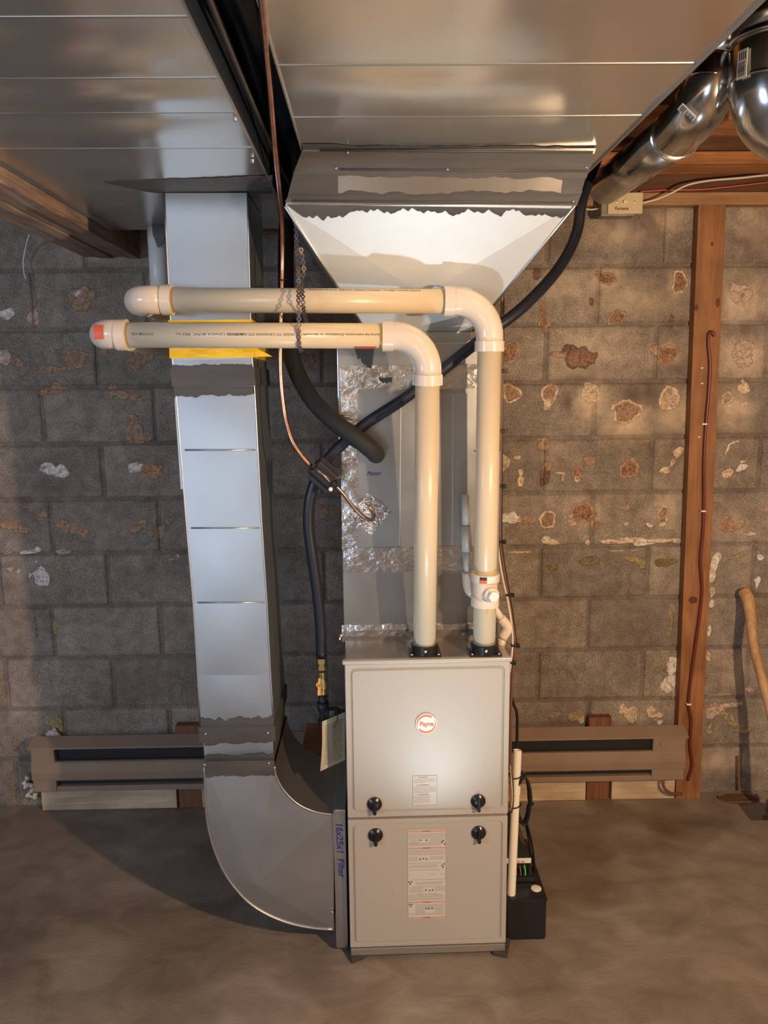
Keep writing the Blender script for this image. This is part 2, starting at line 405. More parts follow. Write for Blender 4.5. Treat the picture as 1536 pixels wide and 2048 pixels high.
def text_obj(name, body, p, xdir, ydir, size, material, parent, extrude=0.0002, shear=0.0, align='CENTER', bold=0.0, spacing=1.0, wrap=None, sx=1.0):
    cu = bpy.data.curves.new(name, 'FONT'); cu.body = body; cu.size = size; cu.extrude = extrude; cu.shear = shear
    cu.align_x = align; cu.align_y = 'CENTER'; cu.offset = bold; cu.space_character = spacing
    to = bpy.data.objects.new(name, cu); COL.objects.link(to)
    bpy.context.view_layer.update()
    me = bpy.data.meshes.new_from_object(to.evaluated_get(bpy.context.evaluated_depsgraph_get()))
    bpy.data.objects.remove(to); bpy.data.curves.remove(cu)
    X = Vector(xdir).normalized(); Yd = Vector(ydir).normalized(); Zd = X.cross(Yd); p = Vector(p)
    for v in me.vertices:
        x, y, z = v.co; x *= sx
        if wrap:  # wrap around a pipe of radius wrap whose axis runs along X
            a = y / wrap; v.co = p + X * x + Yd * (wrap * math.sin(a)) + Zd * (wrap * (math.cos(a) - 1) + z)
        else: v.co = p + X * x + Yd * y + Zd * z
    me.materials.append(material); me.name = name
    o = bpy.data.objects.new(name, me); COL.objects.link(o)
    if parent is not None:
        o.parent = parent; o.matrix_parent_inverse = (Matrix.Translation(parent.location) @ parent.rotation_euler.to_matrix().to_4x4()).inverted()
    return o

# ------------------------------------------------------------------ setting: block wall
Z0, CH, BL = 0.39834, 0.2032, 0.4064
dabs = []  # x, y, rx, ry, rot(deg), colour, ring
TAN = (0.40, 0.26, 0.165); CRM = (0.68, 0.55, 0.39); WHT = (0.74, 0.70, 0.64); BRN = (0.20, 0.12, 0.085); OLV = (0.36, 0.29, 0.15); PNK = (0.52, 0.40, 0.32); RTN = (0.44, 0.30, 0.20)
def D(x, y, rx, ry, rot=0, c=TAN, ring=0): dabs.append((x, y, rx, ry, rot, c, ring))
for a in [
 (163,597,27,25,0,TAN),(160,586,14,8,0,WHT),(14,628,17,11,-25,WHT),(66,635,15,14,0,PNK),(74,609,6,7,0,TAN),(8,714,15,18,0,PNK),(37,726,13,8,10,TAN),
 (150,718,25,19,0,TAN,0.35),(96,739,21,9,-8,TAN),(124,738,14,4,0,TAN),(148,733,22,5,-8,TAN),(283,715,34,18,-20,(0.33,0.21,0.14)),(278,718,8,4,0,CRM),(208,703,8,9,0,TAN),(246,700,4,5,0,TAN),
 (104,781,32,9,-4,TAN),(112,770,8,9,0,TAN),(138,785,6,4,0,TAN),(226,783,13,13,0,TAN),(242,789,17,9,20,TAN),(268,794,20,8,12,TAN),
 (265,842,13,15,0,TAN),(269,862,19,17,0,TAN),(276,879,28,9,0,TAN),
 (96,937,17,13,0,WHT),(122,943,17,13,30,WHT),(88,936,8,6,0,TAN),(270,935,15,12,-20,WHT),(304,941,25,15,5,(0.45,0.25,0.13)),
 (86,1030,12,8,0,TAN),(55,1015,12,4,0,TAN),(16,1050,20,10,0,TAN),(43,1058,24,8,10,TAN),(120,1047,17,10,0,TAN),(145,1057,20,13,10,TAN),(166,1065,13,10,0,TAN),
 (265,1058,11,8,0,TAN),(283,1049,9,13,10,TAN),(321,1063,9,16,20,TAN),(338,1043,8,8,0,OLV),(301,1067,7,8,0,OLV),
 (58,1104,24,5,-6,WHT),(76,1099,6,9,0,WHT),(16,1106,16,5,0,PNK),(126,1104,19,6,0,PNK),
 (84,1154,14,24,-8,WHT),(20,1138,9,5,0,PNK),(38,1143,4,6,0,WHT),(61,1150,3,8,0,WHT),(70,1122,9,2,0,WHT),(120,1135,10,6,0,OLV),(109,1256,6,15,0,OLV),(71,1250,3,36,-6,(0.2,0.18,0.15)),
 (104,1443,20,14,0,OLV),(118,1460,12,16,0,OLV),(642,1026,15,15,10,TAN),(617,724,13,14,0,TAN),(572,781,9,8,0,TAN),(580,904,11,10,0,TAN),
 (340,1120,8,4,0,PNK),(355,1112,5,4,0,WHT),(340,1312,14,4,0,(0.22,0.19,0.16)),
 # right of the furnace
 (1074,548,9,12,0,BRN),(1211,556,23,13,25,RTN,1),(1359,564,15,27,0,CRM,1.0),(1183,604,5,9,0,BRN),(1087,632,9,30,-10,RTN,0.8),(1090,652,14,12,0,RTN,0.8),(1234,634,19,15,-35,RTN,1),
 (1344,643,7,12,0,BRN),(1018,707,20,22,0,RTN,1),(1161,716,31,25,0,BRN,0.9),(1117,709,18,7,0,RTN),(1140,700,20,10,0,BRN),(1335,711,21,22,0,RTN,1),(1309,700,10,12,0,RTN,0),
 (1022,786,22,19,0,CRM,0.8),(1099,786,20,20,0,CRM,0.8),(1095,806,9,16,0,CRM),(1092,840,2,22,0,CRM),(1181,786,22,22,0,CRM,0),(1253,823,34,25,12,CRM,0.8),(1339,797,21,27,-15,CRM,0.35),
 (1481,588,24,24,0,PNK),(1485,707,25,27,0,PNK),(1455,796,13,14,0,CRM,0.6),(1487,778,16,10,20,CRM),(1490,768,7,10,0,CRM),(1459,812,4,4,0,WHT),(1489,808,7,5,0,CRM),
 (1087,893,12,10,0,RTN),(1088,880,14,4,0,RTN),(1006,927,16,16,0,CRM,0.3),(1035,915,9,4,0,CRM),(1041,944,6,7,0,CRM),(1041,962,8,11,0,CRM),(1090,950,11,23,0,BRN),(1095,932,10,10,0,RTN),(1117,945,14,3,0,CRM),(1125,955,3,10,0,CRM),
 (1155,944,12,14,0,RTN,0.9),(1153,960,6,5,0,CRM),(1179,921,14,9,0,RTN,0.5),(1258,938,22,20,0,RTN,1),(1357,904,11,10,-30,CRM),(1329,941,10,8,0,CRM),(1345,925,6,10,20,PNK),
 (1455,947,12,10,0,CRM,0.2),(1483,935,12,8,-20,WHT),(1455,898,3,16,20,CRM),(1468,885,12,3,-20,CRM),(1484,924,10,3,0,CRM),
 (1020,1036,20,13,0,WHT),(1052,1040,16,10,0,RTN),(1095,1039,20,18,0,CRM,0.9),(1166,1025,26,24,20,RTN,1),(1194,1049,12,9,0,RTN,0.8),(1142,1034,8,10,0,PNK),(1145,1048,15,5,0,PNK),
 (1250,1015,11,7,0,RTN,0.3),(1252,1048,5,5,0,CRM),(1326,1030,14,20,10,CRM,0.8),(1324,1048,7,8,0,CRM),(1299,1050,8,5,20,WHT),(1455,1050,19,17,0,RTN,0.4),(1480,1047,12,9,0,RTN),(1500,1068,16,4,0,CRM),(1534,1022,6,10,0,RTN),
 (1102,1084,20,7,0,CRM),(1092,1078,10,6,0,WHT),(1176,1086,6,7,0,CRM),(1222,1084,24,6,0,CRM),(1262,1080,30,6,0,CRM),(1285,1086,20,8,0,WHT),(1320,1082,26,6,0,CRM),(1352,1082,14,6,0,CRM),(1040,1104,34,2,0,CRM),(1250,1100,60,2,0,CRM),
 (1271,1120,24,6,15,OLV),(1284,1130,10,7,0,OLV),(1180,1122,24,9,0,(0.22,0.17,0.08)),(1330,1125,22,10,0,(0.22,0.17,0.08)),(1475,1112,16,6,-20,OLV),(1105,1135,12,6,0,(0.22,0.17,0.08)),
 (1431,1122,10,20,10,WHT),(1424,1150,7,22,0,WHT),(1425,1185,6,14,0,CRM),(1423,1208,7,8,0,WHT),(1418,1262,4,18,0,WHT),(1417,1312,5,14,0,CRM),
 (1521,1115,8,7,0,WHT),(1516,1160,8,8,0,WHT),(1513,1172,3,8,0,WHT),(1344,1222,7,18,0,OLV),(1340,1258,5,18,10,OLV),
 (1345,1330,14,20,0,WHT),(1337,1368,14,22,20,WHT),(1352,1392,8,12,0,PNK),
 (1262,1430,15,17,0,CRM,0.2),(1245,1418,8,12,0,CRM),(1303,1424,9,16,-10,CRM),(1318,1430,9,6,0,CRM),(1319,1444,8,5,0,WHT),(1151,1432,17,13,0,(0.34,0.27,0.15)),(1163,1440,6,8,0,CRM),(1105,1430,22,6,-10,(0.30,0.24,0.14)),
 (1430,1420,22,13,-8,PNK),(1462,1410,26,6,-6,PNK),(1420,1430,8,12,0,PNK),(1483,1456,24,9,22,OLV),(1462,1440,8,14,-20,OLV),(1450,1430,5,14,-20,OLV),(1419,1460,6,16,0,OLV),
 (1500,1380,10,5,0,PNK),(1440,1390,30,4,0,PNK)]:
    D(*a)
halos = [(1161,725,44,36,.45),(1181,800,36,46,.75),(1255,838,52,44,.8),(1352,830,44,40,.55),(1130,570,60,30,.3),(1260,600,90,40,.35),(1485,600,50,50,.6),(1487,712,54,46,.6),(1470,820,40,44,.55),
         (1240,470,80,26,.35),(1330,440,40,26,.45),(1020,520,40,40,.3),(1500,460,40,50,.35),(1200,690,70,40,.3),(1215,560,36,30,.55),(1359,564,26,36,.4),(1335,711,34,32,.35),(1100,900,50,30,.2),(1335,1015,34,34,.35),
         (1166,1025,36,34,.3),(1455,1050,30,26,.3),(1480,1340,40,40,.15),(1440,1520,60,26,.35),(200,500,80,30,.25),(20,1250,50,120,.12),(30,1400,40,80,.15)]
stains = [(1292,470,30,70,.75),(1130,480,50,34,.35),(1490,480,46,36,.6),(1500,520,60,30,.5),(1290,790,60,30,.7),(1135,800,16,40,.55),(1340,740,70,16,.5),(1160,760,50,18,.5),(1480,560,40,20,.4),(1345,900,24,60,.3),(1085,925,20,30,.5),(1170,735,50,30,.35),(1490,660,50,24,.5),(1380,500,30,60,.4),(1460,1560,50,24,.7),(1120,1448,80,9,.6),(1290,1455,90,7,.5)]
def to_wall(x, y):
    p = at(x, y, Y=0.0); return p.x, p.z
SC = lambda y: (at(700, y, Y=0).x - at(600, y, Y=0).x) / 100.0
def prep(lst): 
    out = []
    for d in lst:
        X, Z = to_wall(d[0], d[1]); s = SC(d[1]); out.append((X, Z, d[2] * s, d[3] * s) + tuple(d[4:]))
    return out
dW, hW, sW = prep(dabs), prep(halos), prep(stains)
def fields(X, Z):
    n = len(X); best = np.full(n, -0.6); col = np.tile(np.array(TAN), (n, 1)); ring = np.zeros(n)
    for i, (cx, cz, rx, rz, rot, c, rg) in enumerate(dW):
        a = R(-rot); dx = X - cx; dz = Z - cz
        u = (dx * math.cos(a) + dz * math.sin(a)) / rx; v = (-dx * math.sin(a) + dz * math.cos(a)) / rz
        sel = (abs(u) < 1.8) & (abs(v) < 1.8)
        if not sel.any(): continue
        th = np.arctan2(v[sel], u[sel]); ph = i * 1.7
        e = (1.0 + 0.10 * np.sin(2 * th + ph) + 0.08 * np.sin(3 * th + 2.1 * ph) + 0.05 * np.sin(5 * th + ph)) - np.hypot(u[sel], v[sel])
        idx = np.nonzero(sel)[0]; up = e > best[idx]; ii = idx[up]
        best[ii] = e[up]; col[ii] = c; ring[ii] = rg
    def soft(lst):
        o = np.zeros(n)
        for cx, cz, rx, rz, s in lst:
            o = np.maximum(o, min(0.92, s * 1.35) * np.exp(-1.2 * (((X - cx) / rx) ** 2 + ((Z - cz) / rz) ** 2)))
        return o
    return best, col, ring, soft(hW), soft(sW)

def build_wall():
    joints = {6: ((194, 712, 0), (1091, 706, 4)), 5: ((309, 831, .5), (1189, 819, 4.5)), 4: ((205, 945, 0), (1303, 930, 5)), 3: ((321, 1055, .5), (1185, 1038, 4.5)),
              2: ((217, 1162, 0), (1294, 1144, 5)), 1: ((323, 1268, .5), (1176, 1250, 4.5)), 0: ((228, 1373, 0), (1286, 1352, 5)), 7: ((294, 590, .5), (1196, 590, 4.5))}
    V = []; Fc = []; T = []
    def grid(x0, x1, z0, z1, y, step, tint, bev, jit=0.0):
        nx = max(2, int((x1 - x0) / step)); nz_ = max(2, int((z1 - z0) / step)); b0 = len(V)
        xs = [x0, x0 + bev] + [x0 + bev + (x1 - x0 - 2 * bev) * i / nx for i in range(1, nx)] + [x1 - bev, x1]
        zs = [z0, z0 + bev] + [z0 + bev + (z1 - z0 - 2 * bev) * i / nz_ for i in range(1, nz_)] + [z1 - bev, z1]
        for j, z in enumerate(zs):
            for i, x in enumerate(xs):
                edge = i in (0, len(xs) - 1) or j in (0, len(zs) - 1)
                wob = 0.0022 * noise.noise(Vector((x * 14, z * 14, y))) if bev else 0
                xx = x + (wob if i in (0, 1, len(xs) - 1, len(xs) - 2) else 0); zz = z + (wob if j in (0, 1, len(zs) - 1, len(zs) - 2) else 0)
                yy = y + (0.0065 if edge and bev else 0.0) + jit * 0.0015 * noise.noise(Vector((x * 6, z * 6, 3)))
                V.append((xx, yy, zz)); T.append(tint)
        W = len(xs)
        for j in range(len(zs) - 1):
            for i in range(W - 1):
                a = b0 + j * W + i; Fc.append((a, a + 1, a + W + 1, a + W))
    g = 0.0064
    for k in range(-2, 11):
        z0 = Z0 + CH * k; z1 = z0 + CH
        if k in joints:
            (xa, ya, ia), (xb, yb, ib) = joints[k]
            Xa, Xb = to_wall(xa, ya)[0], to_wall(xb, yb)[0]; step = (Xb - Xa) / (ib - ia); org = Xa - ia * step
        else: step = BL; org = 0.5 * BL * 0 if k % 2 == 0 else 0.0
        off = 0.0 if k % 2 == 0 else 0.5
        for i in range(-4, 8):
            a = org + (i + off) * step + g + random.uniform(-.002, .002); b_ = org + (i + 1 + off) * step - g + random.uniform(-.002, .002)
            fine = -0.7 < a < 2.6
            grid(a, b_, max(z0 + g, -0.02), z1 - g, 0.0 + random.uniform(-.0012, .0012), 0.0095 if fine else 0.05, random.random(), 0.0035, 1)
    NB = len(V); grid(-2.2, 3.6, -0.02, 2.6, 0.0066, 0.014, 0.25, 0.0, 1)
    V_ = np.array(V); me = bpy.data.meshes.new('wall_back'); me.from_pydata(V, [], Fc)
    e, c, rg, ha, st = fields(V_[:, 0], V_[:, 2])
    st[NB:] = np.maximum(st[NB:], 0.42)
    for nm, arr in (('dab', e), ('ring', rg), ('halo', ha), ('stain', st), ('tint', np.array(T))):
        at_ = me.attributes.new(nm, 'FLOAT', 'POINT'); at_.data.foreach_set('value', arr.astype(np.float32))
    ca = me.attributes.new('dabcol', 'FLOAT_COLOR', 'POINT')
    ca.data.foreach_set('color', np.hstack([c, np.ones((len(c), 1))]).astype(np.float32).ravel())
    me.materials.append(M['block'])
    for p in me.polygons: p.use_smooth = True
    o = bpy.data.objects.new('wall_back', me); COL.objects.link(o); structure(o)
    # solid core behind the face
    box('wall_core', (-2.2, 0.010, -0.02), (3.6, 0.2, 2.6), M['sidewall'], o)
    return o
wall_back = build_wall()

def gridplane(name, x0, x1, y0, y1, z, thick, material):
    return structure(box(name, (x0, y0, z - thick), (x1, y1, z), material))
gridplane('floor', -2.2, 3.6, -5.2, 0.2, 0.0, 0.12, M['floor'])
structure(box('wall_left', (-2.35, -5.2, 0), (-2.2, 0.2, 2.6), M['sidewall']))
structure(box('wall_right', (3.6, -5.2, 0), (3.75, 0.2, 2.6), M['sidewall']))
structure(box('wall_front', (-2.35, -5.35, 0), (3.75, -5.2, 2.6), M['sidewall']))
ceil = structure(box('ceiling', (-2.35, -5.35, 2.52), (3.75, 0.2, 2.56), M['subfloor']))
JZ = 2.272
for k, (ya, yb) in enumerate([(-0.347, -0.225), (-0.749, -0.607), (-1.15, -1.05), (-1.56, -1.5), (-1.96, -1.9), (-2.37, -2.31), (-2.77, -2.71), (-3.17, -3.11), (-3.6, -3.54), (-4.0, -3.94)]):
    xe = 1.57 if -1.5 < ya < -1.0 else 3.6
    jo = box('ceiling_joist', (-2.2, ya, JZ), (xe, yb, JZ + 0.036), M['joist'], ceil, 0.003)
    box('shaded_joist_web', (-2.2, (ya + yb) / 2 - 0.012, JZ + 0.036), (xe, (ya + yb) / 2 + 0.012, 2.52), M['web_shade'], jo)  # joist side, its shade is in the darker colour
box('rim_board', (-2.2, -0.03, 2.262), (3.6, 0.0, 2.52), M['web_shade'], ceil)  # same darkened wood, shade included in its colour

# ------------------------------------------------------------------ furnace
FL = Vector((0.915, -0.86411, 0.0)); FA = 0.01437
def fp(x, y, dy=0.0):
    """photo point on the furnace front plane -> local x, z"""
    n = Vector((-math.sin(FA), math.cos(FA), 0)); ray = FWD + RIGHT * ((x - 768) / F_PX) - UP * ((y - 1024) / F_PX)
    t = (FL - EYE).dot(n) / ray.dot(n); p = EYE + ray * t - FL
    return p.x * math.cos(FA) + p.y * math.sin(FA), p.z
furn = thing('furnace', 'silver-beige upright gas furnace cabinet with two doors and a round orange and white badge', 'furnace', FL)
def fm(name, bm, material, parent=None, smooth=False):
    """mesh already in furnace-local coordinates"""
    o = mesh_obj(name, bm, material, None, smooth); o.parent = parent or furn; return o
furn.rotation_euler = (0, 0, FA)
FW, FH, FD = 0.4445, 0.889, 0.70
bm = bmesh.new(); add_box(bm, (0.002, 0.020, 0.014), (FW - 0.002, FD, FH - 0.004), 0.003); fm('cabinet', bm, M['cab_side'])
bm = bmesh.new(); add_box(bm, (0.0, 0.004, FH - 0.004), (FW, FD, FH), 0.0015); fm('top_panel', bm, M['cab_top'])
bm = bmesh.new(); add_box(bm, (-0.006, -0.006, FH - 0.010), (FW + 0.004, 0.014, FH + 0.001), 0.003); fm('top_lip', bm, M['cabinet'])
bm = bmesh.new(); add_box(bm, (0.002, -0.003, 0.012), (FW - 0.002, 0.03, 0.034), 0.002); fm('base_rail', bm, M['cab_side'])

def rrect(x0, x1, z0, z1, r, n=6):
    pts = []
    for cx, cz, a0 in ((x1 - r, z1 - r, 0), (x0 + r, z1 - r, 90), (x0 + r, z0 + r, 180), (x1 - r, z0 + r, 270)):
        for k in range(n + 1):
            a = R(a0 + 90 * k / n); pts.append((cx + r * math.cos(a), cz + r * math.sin(a)))
    return pts
def door(x0, x1, z0, z1, px0, px1, pz0, pz1):
    bm = bmesh.new(); n = 6; N = 4 * (n + 1)
    def ring(pts, y): return [bm.verts.new((p[0], y, p[1])) for p in pts]
    def outer(y, e=0.0):
        q = rrect(x0 + e, x1 - e, z0 + e, z1 - e, 0.0025, n); return ring(q, y)
    loops = [outer(0.022), outer(0.002), outer(0.0, 0.0015), ring(rrect(px0, px1, pz0, pz1, 0.013, n), 0.0), ring(rrect(px0 + .002, px1 - .002, pz0 + .002, pz1 - .002, 0.012, n), 0.0045),
             ring(rrect(px0 + .004, px1 - .004, pz0 + .004, pz1 - .004, 0.011, n), 0.0045), ring(rrect(px0 + .0075, px1 - .0075, pz0 + .0075, pz1 - .0075, 0.009, n), -0.0015)]
    for a, b_ in zip(loops, loops[1:]):
        for k in range(N): bm.faces.new((a[k], a[(k + 1) % N], b_[(k + 1) % N], b_[k]))
    bm.faces.new(loops[-1]); bm.faces.new(loops[0])
    bmesh.ops.recalc_face_normals(bm, faces=bm.faces)
    return fm('door', bm, M['cabinet'])
def dl(xa, ya, xb, yb):
    a = fp(xa, ya); b_ = fp(xb, yb); return min(a[0], b_[0]), max(a[0], b_[0]), min(a[1], b_[1]), max(a[1], b_[1])
zt = fp(855, 1326)[1]; zm1 = fp(855, 1632)[1]; zm2 = fp(855, 1637)[1]; zb = fp(855, 1905)[1]
pu = (fp(701, 1450)[0], fp(1008, 1450)[0], fp(855, 1621)[1], fp(855, 1334)[1])
pl = (fp(706, 1780)[0], fp(1004, 1780)[0], fp(855, 1901)[1], fp(855, 1646)[1])
ud = door(0.0, FW, zm1, zt, *pu)
ld = door(0.0, FW, 0.036, zm2, pl[0], pl[1], max(pl[2], 0.046), pl[3])
ud['label'] = 'upper furnace door with round badge'; ld['label'] = 'lower furnace door with long printed label'

def fbox(name, x0, x1, z0, z1, y0, y1, material, parent, bevel=0.0):
    bm = bmesh.new(); add_box(bm, (x0, y0, z0), (x1, y1, z1), bevel); return fm(name, bm, material, parent)
def knob(px, py, par):
    x, z = fp(px, py)
    bm = bmesh.new()
    prof = [(0.0, 0.0200), (-0.004, 0.0205), (-0.006, 0.0195), (-0.0065, 0.016), (-0.009, 0.0145), (-0.010, 0.009), (-0.0105, 0.0)]
    rings = []
    for d, r in prof: rings.append([bm.verts.new((x + max(r, 1e-4) * math.cos(2 * math.pi * k / 32), -0.001 + d, z + max(r, 1e-4) * math.sin(2 * math.pi * k / 32))) for k in range(32)])
    for a, b_ in zip(rings, rings[1:]):
        for k in range(32):
            f = bm.faces.new((a[k], a[(k + 1) % 32], b_[(k + 1) % 32], b_[k])); f.smooth = True
    bm.faces.new(rings[0])
    bmesh.ops.recalc_face_normals(bm, faces=bm.faces)
    kn = fm('knob', bm, M['black'], par)
    bm = bmesh.new()
    out = [(-0.003, 0.017), (0.003, 0.017), (0.0035, 0.004), (0.005, -0.012), (0.0065, -0.022), (0.004, -0.0255), (-0.004, -0.0255), (-0.0065, -0.022), (-0.005, -0.012), (-0.0035, 0.004)]
    a = [bm.verts.new((x + p[0], -0.008, z + p[1])) for p in out]; b_ = [bm.verts.new((x + p[0] * 0.7, -0.021, z + p[1] * 0.92)) for p in out]
    bm.faces.new(a); bm.faces.new(b_)
    for i in range(len(a)):
        j = (i + 1) % len(a); bm.faces.new((a[i], a[j], b_[j], b_[i]))
    bmesh.ops.recalc_face_normals(bm, faces=bm.faces)
    fm('knob_lever', bm, M['black'], kn)
knob(749, 1607, ud); knob(956, 1601, ud); knob(751, 1669, ld); knob(957, 1664, ld)

# badge
bx, bz = fp(852, 1446); BR = 0.0292
bm = bmesh.new(); rings = []
for d, r in [(-0.001, BR * 0.97), (-0.005, BR), (-0.0062, BR * 0.96), (-0.0062, 0.0)]:
    rings.append([bm.verts.new((bx + max(r, 1e-4) * math.cos(2 * math.pi * k / 48), d, bz + max(r, 1e-4) * math.sin(2 * math.pi * k / 48))) for k in range(48)])
for a, b_ in zip(rings, rings[1:]):
    for k in range(48): bm.faces.new((a[k], a[(k + 1) % 48], b_[(k + 1) % 48], b_[k]))
bm.faces.new(rings[0]); bmesh.ops.recalc_face_normals(bm, faces=bm.faces)
badge = fm('badge', bm, M['badge'], ud); badge['label'] = 'round white badge reading Payne in orange'
def crescent(a0, a1, flip):
    bm = bmesh.new(); n = 28; A = []; B = []
    for k in range(n + 1):
        t = k / n; a = R(a0 + (a1 - a0) * t); wdt = 0.0052 * (math.sin(math.pi * min(1, t * 0.62 + 0.02)) if True else 1)
        ro = BR * 0.90; ri = ro - max(0.0003, wdt)
        A.append(bm.verts.new((bx + ro * math.cos(a), -0.0066, bz + ro * math.sin(a)))); B.append(bm.verts.new((bx + ri * math.cos(a), -0.0066, bz + ri * math.sin(a))))
    for k in range(n): bm.faces.new((A[k], A[k + 1], B[k + 1], B[k]))
    bmesh.ops.recalc_face_normals(bm, faces=bm.faces)
    r = bmesh.ops.extrude_face_region(bm, geom=list(bm.faces)); bmesh.ops.translate(bm, verts=[v for v in r['geom'] if isinstance(v, bmesh.types.BMVert)], vec=(0, 0.0004, 0))
    return fm('badge_swoosh', bm, M['orange'], badge)
crescent(215, 52, 0); crescent(35 - 0, -143, 0)
def ftext(body, px, py, size, material, parent, bold=0.0, y=-0.0068, **kw):
    x, z = fp(px, py); o = text_obj('lettering', body, (x, y, z), (1, 0, 0), (0, 0, 1), size, material, None, bold=bold, **kw); o.parent = parent; return o
ftext('Payne', 853, 1446, 0.0190, M['orange'], badge, 0.0004, sx=0.84)

def printed(name, rows, x0, x1, y, material, parent, z_of):
    """rows of tiny printed words as raised ink: (py, height, start, end)"""
    bm = bmesh.new()
    for (py, h, s, e) in rows:
        z = z_of(py); x = x0 + (x1 - x0) * s; xe = x0 + (x1 - x0) * e
        while x < xe - 0.001:
            wd = random.uniform(0.0012, 0.0045); 
            add_box(bm, (x, y, z - h / 2), (min(x + wd, xe), y - 0.00015, z + h / 2)); x += wd + 0.0007
    return fm(name, bm, material, parent)
# warning label on the upper door
x0, x1, z0_, z1_ = dl(825, 1551, 874, 1609)
LP = -0.0017
lb = fbox('warning_label', x0, x1, z0_, z1_, LP - 0.0004, LP, M['label'], ud)
bm = bmesh.new()
for a, b_ in (((x0, z0_), (x1, z0_ + .0008)), ((x0, z1_ - .0008), (x1, z1_)), ((x0, z0_), (x0 + .0008, z1_)), ((x1 - .0008, z0_), (x1, z1_))):
    add_box(bm, (a[0], LP - 0.0006, a[1]), (b_[0], LP - 0.0004, b_[1]))
fm('label_border', bm, M['print_grey'], lb)
zo = lambda py: fp(850, py)[1]
rows = [(1557.5 + i * 2.3, 0.0010, 0.06, 0.94 if i < 3 else 0.5) for i in range(4)] + [(1573 + i * 2.3, 0.0010, 0.05, 0.95 if i < 5 else 0.7) for i in range(6)] + [(1592 + i * 2.3, 0.0010, 0.05, 0.72) for i in range(6)]
printed('label_text', rows, x0, x1, LP - 0.0004, M['print_grey'], lb, zo)
ftext('▲ WARNING', 846, 1554, 0.0040, M['print_black'], lb, y=LP - 0.0006)
ftext('▲ AVERTISSEMENT', 846, 1569.5, 0.0040, M['print_black'], lb, y=LP - 0.0006)
ftext('▲ ADVERTENCIA', 846, 1588.5, 0.0040, M['print_black'], lb, y=LP - 0.0006)
# long instruction label on the lower door
x0, x1, z0_, z1_ = dl(815, 1660, 891, 1835)
lb = fbox('instruction_label', x0, x1, z0_, z1_, LP - 0.0004, LP, M['label'], ld)
zo = lambda py: fp(853, py)[1]
for py in (1661.5, 1695, 1803, 1834):
    z = zo(py); b3 = fbox('label_band', x0, x1, z - 0.0020, z + 0.0020, LP - 0.0007, LP - 0.0004, M['rust_band'], lb)
rows = []
def para(y0, y1, s, e, dh=2.3):
    y = y0
    while y <= y1: rows.append((y, 0.0011, s, e)); y += dh
para(1666, 1676, .03, .97); para(1678, 1689, .03, .30); para(1678, 1683, .58, .97); para(1685, 1691, .03, .85)
para(1699, 1710, .03, .97); para(1713, 1722, .03, .26); para(1713, 1719, .58, .95); para(1729, 1735, .05, .78); rows += [(1725, .0012, .03, .9), (1739, .0012, .03, .85), (1748, .0010, .02, .13), (1748, .0010, .58, .75), (1748, .0010, .88, .99)]
para(1763, 1769, .2, .93); para(1774, 1785, .05, .40); para(1774, 1783, .70, .98); rows += [(1758, .0012, .1, .98), (1772, .0012, .1, .95), (1787, .0013, .22, .82)]
para(1789, 1799, .03, .95); para(1808, 1815, .2, .95); para(1817, 1824, .2, .45); para(1817, 1824, .7, .96); para(1826, 1830, .05, .95)
printed('label_text', rows, x0, x1, LP - 0.0004, M['print_grey'], lb, zo)
for (px, py) in ((841, 1679.5), (853, 1679.5), (840, 1717.5), (847, 1716.5), (853, 1717.5), (852, 1779), (859, 1780), (865, 1779), (853, 1816), (858, 1816), (864, 1816), (883, 1684), (886, 1681), (889, 1687), (884, 1730), (888, 1727), (886, 1733), (818, 1763), (823, 1763), (820.5, 1767), (819, 1808), (824, 1808), (821, 1812)):
    x, z = fp(px, py); bm = bmesh.new(); add_box(bm, (x - .0019, LP - .0007, z - .0019), (x + .0019, LP - .0004, z + .0019)); fm('label_symbol', bm, M['print_black'], lb)
z = (z0_ + z1_) / 2
bm = bmesh.new()
for a, b_ in (((x0, z0_), (x0 + .0006, z1_)), ((x1 - .0006, z0_), (x1, z1_))): add_box(bm, (a[0], LP - 0.0006, a[1]), (b_[0], LP - 0.0004, b_[1]))
fm('label_border', bm, M['print_grey'], lb)
for py in (1661.5, 1695, 1803, 1834): ftext('▲ WARNING', 853, py, 0.0036, M['print_black'], lb, y=LP - 0.0009)
# small chip in the enamel
x, z = fp(791, 1787); fbox('paint_chip', x - .004, x + .0035, z - .004, z + .004, LP - .0005, LP, M['primer'], ld, 0.0001)
# rubber pads under the cabinet corners
for (px, py, a, nm) in ((712, 1930, 0.5, 'left'), (1003, 1913, 0.5, 'right')):
    p = at(px, py, Z=0)
    xx = 0.008 if nm == 'left' else FW - 0.008; base = FL + Vector((math.cos(FA) * xx, math.sin(FA) * xx, 0))
    o = box('rubber_pad', base + Vector((-0.020, -0.014, 0.0004)), base + Vector((0.020, 0.055, 0.0135)), M['rubber'], None, 0.002, Matrix.Rotation(0.45 if nm == 'left' else -0.3, 3, 'Z'))
    tag(o, 'thin dark rubber pad under the %s front corner of the furnace' % nm, 'pad', 'rubber pads under the furnace')

